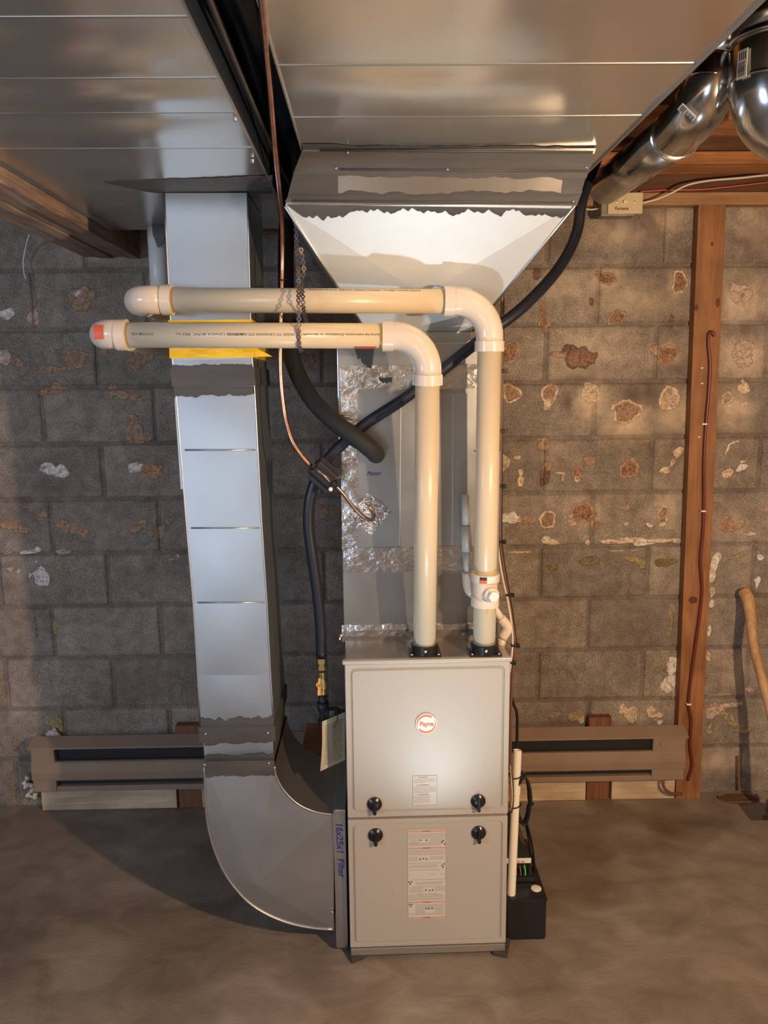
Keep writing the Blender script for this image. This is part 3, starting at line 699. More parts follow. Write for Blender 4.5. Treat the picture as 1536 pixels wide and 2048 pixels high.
# flanges on the furnace top
def vent_flange(px, py, label):
    p = at(px, py, Z=FH)
    t = thing('vent_flange', label, 'flange', (p.x, p.y, FH), 'black vent flanges on the furnace top')
    bm = bmesh.new(); c = Vector((p.x, p.y, FH))
    add_box(bm, c + Vector((-0.044, -0.038, 0.0003)), c + Vector((0.044, 0.038, 0.006)), 0.002); mesh_obj('plate', bm, M['black'], t)
    ringed('collar', c, (0, 0, 1), [(0.004, 0.040), (0.026, 0.038), (0.028, 0.0305)], M['black'], t)
    for sx in (-1, 1):
        for sy in (-1, 1):
            ringed('screw', c + Vector((sx * 0.036, sy * 0.030, 0.006)), (0, 0, 1), [(0, 0.004), (0.002, 0.0035), (0.003, 0.001)], M['galv_edge'], t, 10)
    ringed('clamp_screw', c + Vector((0, -0.038, 0.018)), (0, -1, 0), [(0, 0.004), (0.004, 0.0035), (0.005, 0.001)], M['galv_edge'], t, 10)
    return c
cA = vent_flange(849, 1306, 'black plastic flange at the foot of the front white vent pipe')
cB = vent_flange(968, 1305, 'black plastic flange at the foot of the right white vent pipe')

# ------------------------------------------------------------------ coil case on the furnace
CX0, CX1, CY = 0.908, 1.352, -0.697
case = thing('coil_case', 'galvanised coil case standing on the furnace, foil taped and marked Piston', 'duct', (1.13, CY, FH))
bm = bmesh.new(); add_box(bm, (CX0, CY, FH + 0.0005), (CX1, -0.14, 1.43), 0.002); mesh_obj('case_body', bm, M['galv_case'], case)
bm = bmesh.new(); add_box(bm, (CX0 - 0.004, CY + 0.004, 1.43), (CX1 - 0.004, -0.16, 1.725), 0.002); mesh_obj('plenum', bm, M['galv_case'], case)
Pc = lambda x, y: at(x, y, Y=CY)
# cover panel folds on the front
for (x, dx) in ((795, 0.0), (828, 0.0)):
    pass
o = slab('access_panel', [Pc(712, 786), Pc(948, 786), Pc(946, 1092), Pc(714, 1092)], (0, -1, 0), 0.0012, M['galv_case'], case)
o = slab('stiffener', [Pc(800, 792), Pc(803, 792), Pc(801, 1090), Pc(798, 1090)], (0, -1, 0), 0.0025, M['galv_dull'], case, 0.001)
o = slab('stiffener', [Pc(905, 792), Pc(908, 792), Pc(906, 1090), Pc(903, 1090)], (0, -1, 0), 0.0025, M['galv_dull'], case, 0.001)
ragged('foil_tape', Pc, [(679, 732), (985, 728)], [(679, 780), (985, 776)], 40, 1.5, 2, M['foil'], case, (0, -1, 0), 0.0014, 3, 0.0012)
ragged('foil_tape', Pc, [(687, 1096), (975, 1092)], [(687, 1144), (975, 1140)], 40, 1.5, 3, M['foil'], case, (0, -1, 0), 0.0016, 5, 0.0014)
ragged('foil_tape', Pc, [(684, 1248), (985, 1246)], [(684, 1283), (985, 1280)], 50, 2.5, 2, M['foil'], case, (0, -1, 0), 0.006, 6, 0.0004)
ragged('foil_tape', Pc, [(682, 780), (716, 780)], [(684, 1100), (716, 1100)], 10, 2, 2, M['foil'], case, (0, -1, 0), 0.0010, 16, 0.0013)
ragged('sealant', Pc, [(708, 694), (748, 694)], [(716, 716), (742, 738)], 22, 2, 9, M['mastic'], case, (0, -1, 0), 0.0018, 8, 0.001)
ragged('sealant', Pc, [(756, 752), (786, 750)], [(762, 768), (782, 772)], 16, 4, 6, M['mastic'], case, (0, -1, 0), 0.0018, 12, 0.001)
text_obj('marker_writing', 'Piston', Pc(747, 947) + Vector((0, -0.0022, 0)), (1, 0, 0.02), (0, 0, 1), 0.0155, M['ink_blue'], case, shear=0.3, bold=0.0002)
# rough torn foil lump at the left foot
tube('foil_scrap', [Pc(686, 1262) + Vector((0, -0.004, 0)), Pc(682, 1275) + Vector((-0.004, -0.008, 0)), Pc(690, 1282) + Vector((-0.012, -0.012, 0))], [0.006, 0.004, 0.0012], M['foil_crinkle'], case, 8)

# ------------------------------------------------------------------ supply side: trunk, collar, transition
TZ = 2.15
SEAMR = [at(900, y, Z=TZ).y for y in (130, 234)]
def trunk(name, label, x0, x1, y0, y1, z, top, seams, material):
    t = thing(name, label, 'duct', ((x0 + x1) / 2, y1, z))
    bm = bmesh.new()
    ys = [y0] + sorted(seams) + [y1]
    nx = 40
    prev = None
    for s in range(len(ys) - 1):
        n = max(4, int((ys[s + 1] - ys[s]) / 0.03)); tilt = random.uniform(-0.010, 0.010)
        for j in range(n + (1 if s == len(ys) - 2 else 0)):
            v = j / n; yy = ys[s] + (ys[s + 1] - ys[s]) * v; row = []
            for i in range(nx + 1):
                u = i / nx
                dz = (-0.0015 if s == len(ys) - 2 else -0.009) * math.sin(math.pi * v) * math.sin(math.pi * u) * (1 + 0.6 * noise.noise(Vector((u * 2, s * 5, 1)))) + (0.0 if s == len(ys) - 2 else 0.004) * noise.noise(Vector((u * 3 + s * 3, v * 2, 2))) * math.sin(math.pi * v)
                row.append(bm.verts.new((x0 + (x1 - x0) * u, yy, z + dz)))
            if prev:
                for i in range(nx):
                    f = bm.faces.new((prev[i], row[i], row[i + 1], prev[i + 1])); f.smooth = True
            prev = row
    mesh_obj('bottom_panel', bm, material, t)
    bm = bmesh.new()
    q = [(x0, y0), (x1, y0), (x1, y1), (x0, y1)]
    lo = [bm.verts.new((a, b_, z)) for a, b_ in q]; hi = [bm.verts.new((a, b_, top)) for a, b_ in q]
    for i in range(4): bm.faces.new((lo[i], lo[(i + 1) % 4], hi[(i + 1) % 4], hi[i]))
    bm.faces.new(hi); bmesh.ops.recalc_face_normals(bm, faces=bm.faces); mesh_obj('side_panels', bm, M['wrap'], t)  # sheet-metal sides, their dark reflections painted as near-black
    for yy in seams:
        bm = bmesh.new(); add_box(bm, (x0, yy - 0.005, z - 0.0010), (x1, yy + 0.001, z + 0.001)); mesh_obj('seam', bm, M['galv_dull'], t)
    for xx in (x0, x1):
        bm = bmesh.new(); add_box(bm, (xx - 0.0015, y0, z - 0.005), (xx + 0.0015, y1, z + 0.001)); mesh_obj('edge_fold', bm, M['galv_edge'], t)
    return t
RT_END = -0.955
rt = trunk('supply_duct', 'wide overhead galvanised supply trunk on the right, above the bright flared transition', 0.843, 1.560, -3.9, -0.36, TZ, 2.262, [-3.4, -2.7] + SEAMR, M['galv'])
# joint ridge and sealant at the end of the trunk bottom
Pt = lambda x, y: at(x, y, Z=TZ)
ragged('sealant', Pt, [(604, 288), (1190, 294)], [(606, 300), (1190, 306)], 60, 3, 0, M['mastic'], rt, (0, 0, -1), 0.002, 21, 0.002)
# collar hanging below the trunk
KY = -0.955
Pk = lambda x, y: at(x, y, Y=KY)
a, b_, c, d = Pk(606, 298), Pk(1192, 305), Pk(1152, 414), Pk(570, 405)
a.z = b_.z = TZ - 0.004; zc = (c.z + d.z) / 2; c.z = d.z = zc
def frustum(bm, top, bottom):
    T = [bm.verts.new(p) for p in top]; B = [bm.verts.new(p) for p in bottom]
    for i in range(4): bm.faces.new((T[i], T[(i + 1) % 4], B[(i + 1) % 4], B[i]))
    bm.faces.new(T); bm.faces.new(B); bmesh.ops.recalc_face_normals(bm, faces=bm.faces)
BK = -0.42
col = thing('duct_collar', 'short galvanised collar smeared with grey sealant between the right trunk and the flared transition', 'duct', ((a.x + b_.x) / 2, KY, zc))
bm = bmesh.new(); frustum(bm, [a, b_, Vector((b_.x, BK, a.z)), Vector((a.x, BK, a.z))], [d, c, Vector((c.x, BK, zc)), Vector((d.x, BK, zc))]); mesh_obj('collar_body', bm, M['galv'], col)
ragged('sealant', Pk, [(604, 303), (1190, 308)], [(586, 350), (1172, 358)], 90, 0, 5, M['mastic'], col, (0, -1, 0), 0.003, 31)
ragged('sealant', Pk, [(582, 386), (1165, 384)], [(570, 404), (1153, 412)], 90, 7, 0, M['mastic'], col, (0, -1, 0), 0.003, 32)
ragged('sealant', Pk, [(588, 345), (676, 345)], [(574, 398), (676, 395)], 20, 0, 2, M['mastic'], col, (0, -1, 0), 0.0028, 33)
ragged('sealant', Pk, [(1128, 350), (1172, 352)], [(1122, 395), (1158, 398)], 12, 0, 2, M['mastic'], col, (0, -1, 0), 0.0028, 34)
for y0_, x0_, x1_ in ((301, 640, 1185), (339, 680, 1175), (402, 585, 1150)):
    pa, pb = Pk(x0_, y0_), Pk(x1_, y0_ + 4); tube('cleat', [pa + Vector((0, -0.003, 0)), pb + Vector((0, -0.003, 0))], 0.0028, M['mastic'], col, 8)
for sxp, syp in ((895, 340), (695, 306), (1172, 336), (1146, 404), (672, 337)):
    ringed('screw', Pk(sxp, syp) + Vector((0, -0.003, 0)), (0, -1, 0), [(0, 0.0035), (0.003, 0.003), (0.0045, 0.001)], M['galv_edge'], col, 10)

# flared transition
HB_Y = -0.655; HB = [at(735, 662, Y=HB_Y), at(945, 664, Y=HB_Y)]; zh = (HB[0].z + HB[1].z) / 2
for p in HB: p.z = zh
tr = thing('duct_transition', 'bright white-silver flared transition tapering down behind the white pipes', 'duct', ((HB[0].x + HB[1].x) / 2, HB_Y, zh))
TL, TR_ = d.copy(), c.copy(); TL.y = TR_.y = KY + 0.002; TL.z = TR_.z = zc
bm = bmesh.new()
ctr = (TL + TR_ + HB[0] + HB[1]) / 4; nrm = (TR_ - TL).cross(HB[0] - TL).normalized()
if nrm.y > 0: nrm = -nrm
# the photo's creases meet behind the upper pipe
ctr = ctr.lerp((HB[0] + HB[1]) / 2, 0.30) + nrm * 0.012
vT = [bm.verts.new(p) for p in (TL, TR_, HB[1], HB[0])]; vc = bm.verts.new(ctr)
for i in range(4): bm.faces.new((vT[i], vT[(i + 1) % 4], vc))
mesh_obj('front_panel', bm, M['galv_white'], tr)
bm = bmesh.new()
tb = [Vector((TL.x, BK, zc)), Vector((TR_.x, BK, zc))]; hb = [Vector((HB[0].x, BK, zh)), Vector((HB[1].x, BK, zh))]
vs = {k: bm.verts.new(v) for k, v in dict(a=TL, b=TR_, c=HB[1], d=HB[0], e=tb[0], f=tb[1], g=hb[1], h=hb[0]).items()}
for q in ('adhe', 'bfgc', 'efgh'): bm.faces.new([vs[k] for k in q])
bmesh.ops.recalc_face_normals(bm, faces=bm.faces); mesh_obj('side_panels', bm, M['galv_dull'], tr)
for p, q in ((TL, HB[0]), (TR_, HB[1])): tube('edge_fold', [p + nrm * 0.001, q + nrm * 0.001], 0.0035, M['galv_edge'], tr, 8)
def Ph(x, y):
    ray = FWD + RIGHT * ((x - 768) / F_PX) - UP * ((y - 1024) / F_PX)
    # front face is a pyramid; use the top facet plane
    n2 = (TR_ - TL).cross(ctr - TL).normalized(); t = (TL - EYE).dot(n2) / ray.dot(n2); return EYE + ray * t
ragged('sealant', Ph, [(574, 409), (1146, 417)], [(606, 438), (700, 424), (940, 420), (1124, 430)], 150, 0, 11, M['mastic'], tr, nrm, 0.0022, 41, 0.0006)
bm = bmesh.new(); add_box(bm, (HB[0].x + 0.004, HB_Y + 0.004, 1.722), (HB[1].x - 0.004, BK - 0.01, zh), 0.001); mesh_obj('neck', bm, M['galv_dull'], tr)

# ------------------------------------------------------------------ return side: trunk, drop leg, elbow
LZ = 2.10
SEAML = [at(250, y, Z=LZ).y for y in (35, 157, 226, 297)]
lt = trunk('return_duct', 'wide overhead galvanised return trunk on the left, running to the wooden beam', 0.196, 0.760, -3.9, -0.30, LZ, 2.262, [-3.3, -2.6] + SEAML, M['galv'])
Pl = lambda x, y: at(x, y, Z=LZ)
ragged('sealant', Pl, [(205, 362), (545, 350)], [(300, 384), (545, 384)], 40, 3, 3, M['mastic'], lt, (0, 0, -1), 0.002, 51, 0.002)
for px, py in ((505, 317), (470, 232)):
    ringed('screw', Pl(px, py) - Vector((0, 0, 0.002)), (0, 0, -1), [(0, 0.004), (0.006, 0.0035), (0.008, 0.001)], M['galv_edge'], lt, 10)

LYt, LYb = -0.784, -0.805
def leg_pt(x, y):
    t = min(1, max(0, (y - 385) / (1450 - 385))); return at(x, y, Y=LYt + (LYb - LYt) * t)
LBK = -0.50
leg = thing('return_drop', 'tall galvanised drop duct on the left with yellow tape and grey sealant bands', 'duct', (0.6, -0.80, 0.62))
def leg_seg(name, pts, material, off=0.0, back=LBK):
    """pts: list of (xl, xr, y) down the leg"""
    bm = bmesh.new(); rows = []
    for xl, xr, y in pts:
        a_, b2 = leg_pt(xl, y), leg_pt(xr, y); z = (a_.z + b2.z) / 2; yy = (a_.y + b2.y) / 2 - off
        rows.append([bm.verts.new((a_.x - off, yy, z)), bm.verts.new((b2.x + off, yy, z)), bm.verts.new((b2.x + off, back, z)), bm.verts.new((a_.x - off, back, z))])
    for r0, r1 in zip(rows, rows[1:]):
        for i in range(4): bm.faces.new((r0[i], r0[(i + 1) % 4], r1[(i + 1) % 4], r1[i]))
    bm.faces.new(rows[0]); bm.faces.new(rows[-1]); bmesh.ops.recalc_face_normals(bm, faces=bm.faces)
    return mesh_obj(name, bm, material, leg)
def lerpx(y, A):
    for (y0, l0, r0), (y1, l1, r1) in zip(A, A[1:]):
        if y <= y1: s = (y - y0) / (y1 - y0); return l0 + (l1 - l0) * s, r0 + (r1 - r0) * s
    return A[-1][1:]
LA = [(385, 329, 494), (640, 342, 500), (735, 346, 504), (790, 353, 509), (1055, 374, 523), (1205, 387, 533), (1350, 396, 540), (1452, 401, 547), (1532, 408, 549)]
def seg(y0, y1, n, material, off=0.0, shrink=0):
    pts = []
    for i in range(n + 1):
        y = y0 + (y1 - y0) * i / n; l, r = lerpx(y, LA); pts.append((l + shrink, r - shrink, y))
    return pts
# panels between beads, each slightly pillowed
beads = [386, 720, 786, 900, 1056, 1205, 1350, 1452]
for y0, y1 in zip(beads, beads[1:]):
    n = 6; pts = seg(y0, y1, n, None)
    bm = bmesh.new(); prev = None
    for j in range(n + 1):
        xl, xr, y = pts[j]; row = []
        for i in range(9):
            u = i / 8; p = leg_pt(xl + (xr - xl) * u, y); p.y -= 0.0018 * math.sin(math.pi * u) * math.sin(math.pi * j / n); row.append(bm.verts.new(p))
        if prev:
            for i in range(8):
                f = bm.faces.new((prev[i], prev[i + 1], row[i + 1], row[i])); f.smooth = True
        prev = row
    bmesh.ops.recalc_face_normals(bm, faces=bm.faces); mesh_obj('front_panel', bm, M['galv_leg'], leg)
bmv = leg_seg('leg_body', seg(386, 1452, 8, None), M['galv_dull'], -0.0012)
for y in (900, 1056, 1205):
    l, r = lerpx(y, LA); tube('bead', [leg_pt(l + 8, y), leg_pt(r - 4, y)], 0.0025, M['galv_leg'], leg, 8)
leg_seg('joint_band', seg(735, 772, 1, None), M['mastic'], 0.0065)
leg_seg('joint_band', seg(1452, 1482, 1, None), M['mastic'], 0.005)
leg_seg('leg_sleeve', seg(1482, 1534, 2, None), M['galv_leg'], -0.003)
ragged('sealant', leg_pt, [(348, 772), (506, 772)], [(350, 792), (508, 790)], 50, 0, 5, M['mastic'], leg, (0, -1, 0), 0.0016, 61, 0.0045)
ragged('sealant', leg_pt, [(346, 730), (503, 728)], [(347, 737), (504, 737)], 50, 3, 0, M['mastic'], leg, (0, -1, 0), 0.0016, 62, 0.0045)
ragged('sealant', leg_pt, [(401, 1438), (547, 1434)], [(402, 1454), (547, 1452)], 60, 6, 0, M['mastic'], leg, (0, -1, 0), 0.0016, 63, 0.003)
ragged('sealant', leg_pt, [(408, 1480), (547, 1478)], [(410, 1490), (544, 1484)], 40, 0, 4, M['mastic'], leg, (0, -1, 0), 0.0016, 64, 0.002)
ragged('sealant', leg_pt, [(410, 1512), (548, 1508)], [(409, 1524), (549, 1522)], 50, 5, 0, M['mastic'], leg, (0, -1, 0), 0.0016, 65, 0.002)
for px, py in ((412, 1466), (536, 1464)):
    ringed('screw', leg_pt(px, py) + Vector((0, -0.005, 0)), (0, -1, 0), [(0, 0.0038), (0.003, 0.003), (0.0045, 0.001)], M['galv_edge'], leg, 10)
# vertical corner folds
for side in (0, 1):
    pts = []
    for y in range(386, 1453, 82):
        l, r = lerpx(y, LA); p = leg_pt(l if side == 0 else r, y); pts.append(p + Vector((-0.001 if side == 0 else 0.001, 0.0, 0)))
    tube('corner_fold', pts, 0.0024, M['galv_edge'], leg, 8)
# bent strip on the left side
o = slab('side_flange', [leg_pt(345, 796), leg_pt(351, 797), leg_pt(365, 980), leg_pt(358, 980)], (0, -1, 0), -0.002, M['galv_edge'], leg, -0.02)
# yellow tape
ty = leg_seg('yellow_tape', seg(640, 716, 4, None), M['yellow_tape'], 0.0062); ty['label'] = 'glossy yellow tape around the drop duct'
o = slab('tape_tail', [leg_pt(502, 714), leg_pt(507, 690), leg_pt(520, 700), leg_pt(545, 713)], (0, -1, 0), 0.0005, M['yellow_tape'], leg)

# elbow into the furnace side
EY = -0.828
elb = thing('return_elbow', 'large curved galvanised elbow at the bottom left, sweeping into the furnace side', 'duct', (0.7, EY, 0.05))
outer = [(409, 1532), (410, 1580), (413, 1630), (420, 1670), (431, 1706), (447, 1742), (470, 1776), (500, 1807), (535, 1829), (575, 1845), (620, 1855), (668, 1859)]
inner = [(549, 1532), (552, 1550), (560, 1568), (570, 1583), (583, 1597), (598, 1609), (616, 1618), (638, 1625), (668, 1629)]
def resample(pl_, n):
    P = [Vector((p[0], p[1], 0)) for p in pl_]; P = smooth_path(P, 6); L = [0]
    for a_, b2 in zip(P, P[1:]): L.append(L[-1] + (b2 - a_).length)
    out = []
    for k in range(n + 1):
        s = L[-1] * k / n; i = 0
        while i < len(L) - 2 and L[i + 1] < s: i += 1
        f_ = (s - L[i]) / (L[i + 1] - L[i]); out.append(P[i].lerp(P[i + 1], f_))
    return out
N_ = 36; O = resample(outer, N_); I = resample(inner, N_)
EB = -0.50
def elbow_face(yp, facing):
    bm = bmesh.new(); rows = []
    for k in range(N_ + 1):
        row = []
        for j in range(9):
            u = j / 8; q = O[k].lerp(I[k], u); p = at(q.x, q.y, Y=yp)
            # three flat gores with creases, as folded in the sheet
            t = k / N_; bulge = 0.004 * math.sin(math.pi * u) * (0.6 - abs(((t * 2.6) % 1.0) - 0.5))
            p.y -= bulge; row.append(bm.verts.new(p))
        rows.append(row)
    for r0, r1 in zip(rows, rows[1:]):
        for j in range(8):
            f = bm.faces.new((r0[j], r0[j + 1], r1[j + 1], r1[j])); f.smooth = False
    bmesh.ops.recalc_face_normals(bm, faces=bm.faces); return bm
bm = bmesh.new(); 
Of = [at(q.x, q.y, Y=EY) for q in O]; If = [at(q.x, q.y, Y=EY) for q in I]
# front cheek with two long crease lines (A: down from the throat, B: towards the right end)
A0 = at(545, 1560, Y=EY)
bm.free()
fan = bmesh.new(); vO = [fan.verts.new(p) for p in Of]; vI = [fan.verts.new(p) for p in If]
cr = at(512, 1765, Y=EY)  # creases meet low on the cheek
vcr = fan.verts.new(cr + Vector((0, -0.009, 0)))
loop = vO + list(reversed(vI))
for i in range(len(loop)): 
    a_, b2 = loop[i], loop[(i + 1) % len(loop)]
    fan.faces.new((a_, b2, vcr))
bmesh.ops.recalc_face_normals(fan, faces=fan.faces)
mesh_obj('cheek', fan, M['galv_leg'], elb)
def band(pf, mt, nm):
    bm = bmesh.new(); f_ = [bm.verts.new(p) for p in pf]; k_ = [bm.verts.new((p.x, EB, p.z)) for p in pf]
    for i in range(len(f_) - 1):
        fc = bm.faces.new((f_[i], f_[i + 1], k_[i + 1], k_[i])); fc.smooth = True
    return mesh_obj(nm, bm, mt, elb)
band(Of, M['galv_dull'], 'outer_wrap'); band(If, M['galv'], 'throat_wrap')
bm = bmesh.new(); vv = [bm.verts.new((p.x, EB, p.z)) for p in Of] + [bm.verts.new((p.x, EB, p.z)) for p in reversed(If)]
fc = bm.faces.new(vv); bmesh.ops.triangulate(bm, faces=[fc]); mesh_obj('back_cheek', bm, M['galv_dull'], elb)
tube('edge_fold', [p + Vector((0, -0.001, 0)) for p in Of], 0.0032, M['galv_edge'], elb, 8)
tube('edge_fold', [p + Vector((0, -0.001, 0)) for p in If], 0.0032, M['galv_edge'], elb, 8)
Pe = lambda x, y: at(x, y, Y=EY)
ragged('sealant', Pe, [(408, 1522), (549, 1520)], [(409, 1552), (551, 1550)], 60, 0, 2.5, M['mastic'], elb, (0, -1, 0), 0.003, 71, 0.001)
for px, py in ((410, 1528), (538, 1525), (665, 1822)):
    ringed('screw', Pe(px, py) + Vector((0, -0.003, 0)), (0, -1, 0), [(0, 0.0038), (0.003, 0.003), (0.0045, 0.001)], M['galv_edge'], elb, 10)
# filter rack
Fy = -0.835
rk = thing('filter_rack', 'narrow metal filter rack between elbow and furnace, hand-marked 16x25x1 Filter', 'filter rack', (0.895, Fy, 0.0))
a_, b2 = at(670, 1620, Y=Fy), at(690, 1884, Y=Fy)
bm = bmesh.new(); add_box(bm, (0.876, Fy, 0.012), (0.908, EB, a_.z), 0.002); mesh_obj('rack_body', bm, M['galv_leg'], rk)
bm = bmesh.new(); add_box(bm, (0.8745, Fy - 0.003, 0.02), (0.879, Fy + 0.01, a_.z)); mesh_obj('rack_lip', bm, M['galv_edge'], rk)
p = at(680, 1700, Y=Fy - 0.0008)
text_obj('marker_writing', '16x25x1  Filter', p, (0.03, 0, -1), (1, 0, 0), 0.026, M['ink_blue'], rk, shear=0.15, bold=0.0003, sx=1.05)

# ------------------------------------------------------------------ white vent pipes
RP = 0.0305
def elbow_pts(p, din, dout, rad, n=10):
    """arc starting at p heading din, turning to dout"""
    c = p + dout * rad; out = []
    for k in range(n + 1):
        a = math.pi / 2 * k / n; out.append(c - dout * rad * math.cos(a) + din * rad * math.sin(a))
    return out
def vent_pipe(label, foot, xtop, ytop_sock, ypipe, xsock, xleft, yleft, xdome, PY, lean):
    t = thing('vent_pipe', label, 'pipe', foot, 'white vent pipes')
    up = at(xtop, ytop_sock, Y=PY)           # top of vertical run
    tube('vertical_pipe', [foot + Vector((0, 0, 0.012)), up], RP, M['pvc'], t, 32)
    sock = at(xsock, ypipe[0], Y=PY)         # right end of the horizontal run
    left = at(xleft, ypipe[1], Y=PY)
    tube('horizontal_pipe', [sock, left], RP, M['pvc'], t, 32)
    # corner elbow
    vd = (up - foot).normalized(); hd = (sock - left).normalized()
    rr = min((up.x - sock.x), (sock.z - up.z)) * 0.92
    corner = Vector((up.x, PY, sock.z))
    s0 = corner - Vector((rr, 0, 0)); arc = []
    for k in range(15):
        a = math.pi / 2 * k / 14
        arc.append(Vector((corner.x - rr + rr * math.sin(a), PY, corner.z - rr + rr * math.cos(a))))
    e = tube('elbow', [sock + Vector((0.0, 0, 0))] + arc + [up], RP * 1.13, M['pvc_fit'], t, 32)
    sk = 0.022
    ringed('elbow_socket', sock - hd * sk, hd, [(0, RP * 1.05), (0.0006, RP * 1.24), (sk + 0.004, RP * 1.22), (sk + 0.006, RP * 1.1)], M['pvc_fit'], t, 36)
    ringed('elbow_socket', up - vd * sk, vd, [(0, RP * 1.05), (0.0006, RP * 1.24), (sk + 0.004, RP * 1.22), (sk + 0.006, RP * 1.1)], M['pvc_fit'], t, 36)
    # left elbow turning to the wall
    ringed('elbow_socket', left + hd * 0.012, -hd, [(0, RP * 1.05), (0.0006, RP * 1.24), (sk + 0.004, RP * 1.22), (sk + 0.006, RP * 1.1)], M['pvc_fit'], t, 36)
    ringed('primer_ring', left + hd * 0.0135, -hd, [(0, RP * 1.01), (0.002, RP * 1.1)], M['primer'], t, 36)
    dm = at(xdome, yleft, Y=PY); re = RP * 1.14
    ax = dm + hd * re  # axis position of the outgoing run
    arc = [left - hd * 0.01]; rb = RP * 1.22
    c0 = ax + Vector((0, rb, 0)) + hd * (rb - 0) 
    for k in range(13):
        a = math.pi / 2 * k / 12
        arc.append(Vector((ax.x + rb - rb * math.sin(a), PY + rb - rb * math.cos(a), ax.z)))
    arc.append(Vector((ax.x, PY + rb + 0.03, ax.z)))
    tube('wall_elbow', arc, re, M['pvc_fit'], t, 32)
    tube('wall_run', [Vector((ax.x, PY + rb + 0.02, ax.z)), Vector((ax.x, 0.004, ax.z - 0.0))], RP, M['pvc'], t, 28)
    return t, sock, left, up
VY = -0.850
pA = Vector(cA); pB = Vector(cB)
vA, sA, lA, uA = vent_pipe('front white vent pipe with printed lower run and red sticker on its left elbow', pA, 855, 752, (672, 670), 782, 246, 668, 171, -0.895, 0)
vB, sB, lB, uB = vent_pipe('rear white vent pipe with upper horizontal run and a hex-plugged tee on its riser', pB, 979, 686, (603, 600), 905, 336, 600, 241, -0.838, 0)
# yellow primer ring, red label, print on the lower run
hd = (sA - lA).normalized()
ringed('primer_band', sA - hd * 0.029, hd, [(0, RP * 1.008), (0.008, RP * 1.008)], M['primer'], vA, 32)
pm = sA - hd * 0.055
tx = lambda f: lA.lerp(sA, f)
def pipe_text(body, f, size, ang, parent, axis=hd, sx=1.0):
    # lettering upside down on the front of the pipe, tilted by ang around it
    up_ = Vector((0, -math.sin(R(ang)), math.cos(R(ang)))); out = Vector((0, -math.cos(R(ang)), -math.sin(R(ang))))
    c_ = tx(f) + out * (RP + 0.0001)
    return text_obj('pipe_print', body, c_, -axis, -up_, size, M['ink'], parent, extrude=0.0001, bold=0.0001, sx=sx)
pipe_text('SYSTEM 636', 0.085, 0.0085, -2, vA, sx=1.2)
pipe_text('MADE IN CANADA 80-PVC  IPEX Inc.', 0.33, 0.0085, -2, vA, sx=1.2)
pipe_text('AUTHORIZED TO CANADIAN STD S636-08 ULC', 0.54, 0.0085, -2, vA, sx=1.05)
pipe_text('Suivez les instructions d\'installation du fabricant', 0.82, 0.0085, -2, vA, sx=1.1)
def wrap_patch(name, c_, axis, x0_, x1_, a0, a1, rad, material, parent, n=8):
    """thin label bent round a pipe; a in degrees, 0 = facing the room, + = up"""
    axis = Vector(axis).normalized(); bm = bmesh.new(); f0 = []; f1 = []
    upv = Vector((0, 0, 1)) if abs(axis.z) < 0.5 else Vector((-1, 0, 0)) 
    fr = Vector((0, -1, 0))
    for k in range(n + 1):
        a = R(a0 + (a1 - a0) * k / n); dd = fr * math.cos(a) + upv * math.sin(a)
        f0.append([bm.verts.new(c_ + axis * x0_ + dd * (rad + s)) for s in (0, 0.0005)]); f1.append([bm.verts.new(c_ + axis * x1_ + dd * (rad + s)) for s in (0, 0.0005)])
    for k in range(n):
        bm.faces.new((f0[k][1], f0[k + 1][1], f1[k + 1][1], f1[k][1])); bm.faces.new((f0[k][0], f0[k + 1][0], f0[k + 1][1], f0[k][1])); bm.faces.new((f1[k][0], f1[k + 1][0], f1[k + 1][1], f1[k][1]))
    for k in (0, n): bm.faces.new((f0[k][0], f0[k][1], f1[k][1], f1[k][0]))
    bmesh.ops.recalc_face_normals(bm, faces=bm.faces); return mesh_obj(name, bm, material, parent)
wrap_patch('red_sticker', at(206, 668, Y=-0.895), hd, -0.011, 0.011, -24, 34, RP * 1.142, M['red_sticker'], vA)
wrap_patch('orange_label', sA, hd, -0.090, -0.036, -85, -58, RP * 1.004, M['red_sticker'], vA)
# tee fitting with plug on the rear riser
vd = (uB - pB).normalized()
def onB(y):  # point of the riser axis at photo height y
    for k in range(400):
        t_ = k / 400; p_ = pB.lerp(uB, t_); dv = p_ - EYE; zz = 1024 - F_PX * dv.dot(UP) / dv.dot(FWD)
        if zz <= y: return p_
    return uB
t0, t1 = onB(1211), onB(1146); Lt = (t1 - t0).length
ringed('tee_fitting', t0, vd, [(0, RP * 1.04), (0.0005, RP * 1.25), (0.022, RP * 1.25), (0.025, RP * 1.1), (Lt - 0.026, RP * 1.1), (Lt - 0.022, RP * 1.25), (Lt - 0.0005, RP * 1.25), (Lt, RP * 1.04)], M['pvc_fit'], vB, 36)
ringed('primer_ring', t1 - vd * 0.001, vd, [(0, RP * 1.03), (0.004, RP * 1.03)], M['primer'], vB, 32)
pc = onB(1183) + Vector((0.010, -RP * 0.9, 0)); pdir = Vector((0.22, -1, -0.05)).normalized()
ringed('tee_branch', pc, pdir, [(0, 0.021), (0.012, 0.0205), (0.014, 0.018)], M['pvc_fit'], vB, 28)
ringed('hex_plug', pc + pdir * 0.012, pdir, [(0, 0.0145), (0.016, 0.0145), (0.0165, 0.013)], M['pvc_white'], vB, 6)
lc = onB(1155); 
wrap_patch('fitting_label', lc, (0, 0, 1), -0.0085, 0.0085, -40, 30, RP * 1.255, M['label_white'], vB)
wrap_patch('fitting_label_red', lc, (0, 0, 1), -0.0085, 0.0005, 2, 30, RP * 1.27, M['orange'], vB)
wrap_patch('fitting_label_black', lc, (0, 0, 1), 0.0005, 0.0085, 2, 30, RP * 1.27, M['print_black'], vB)
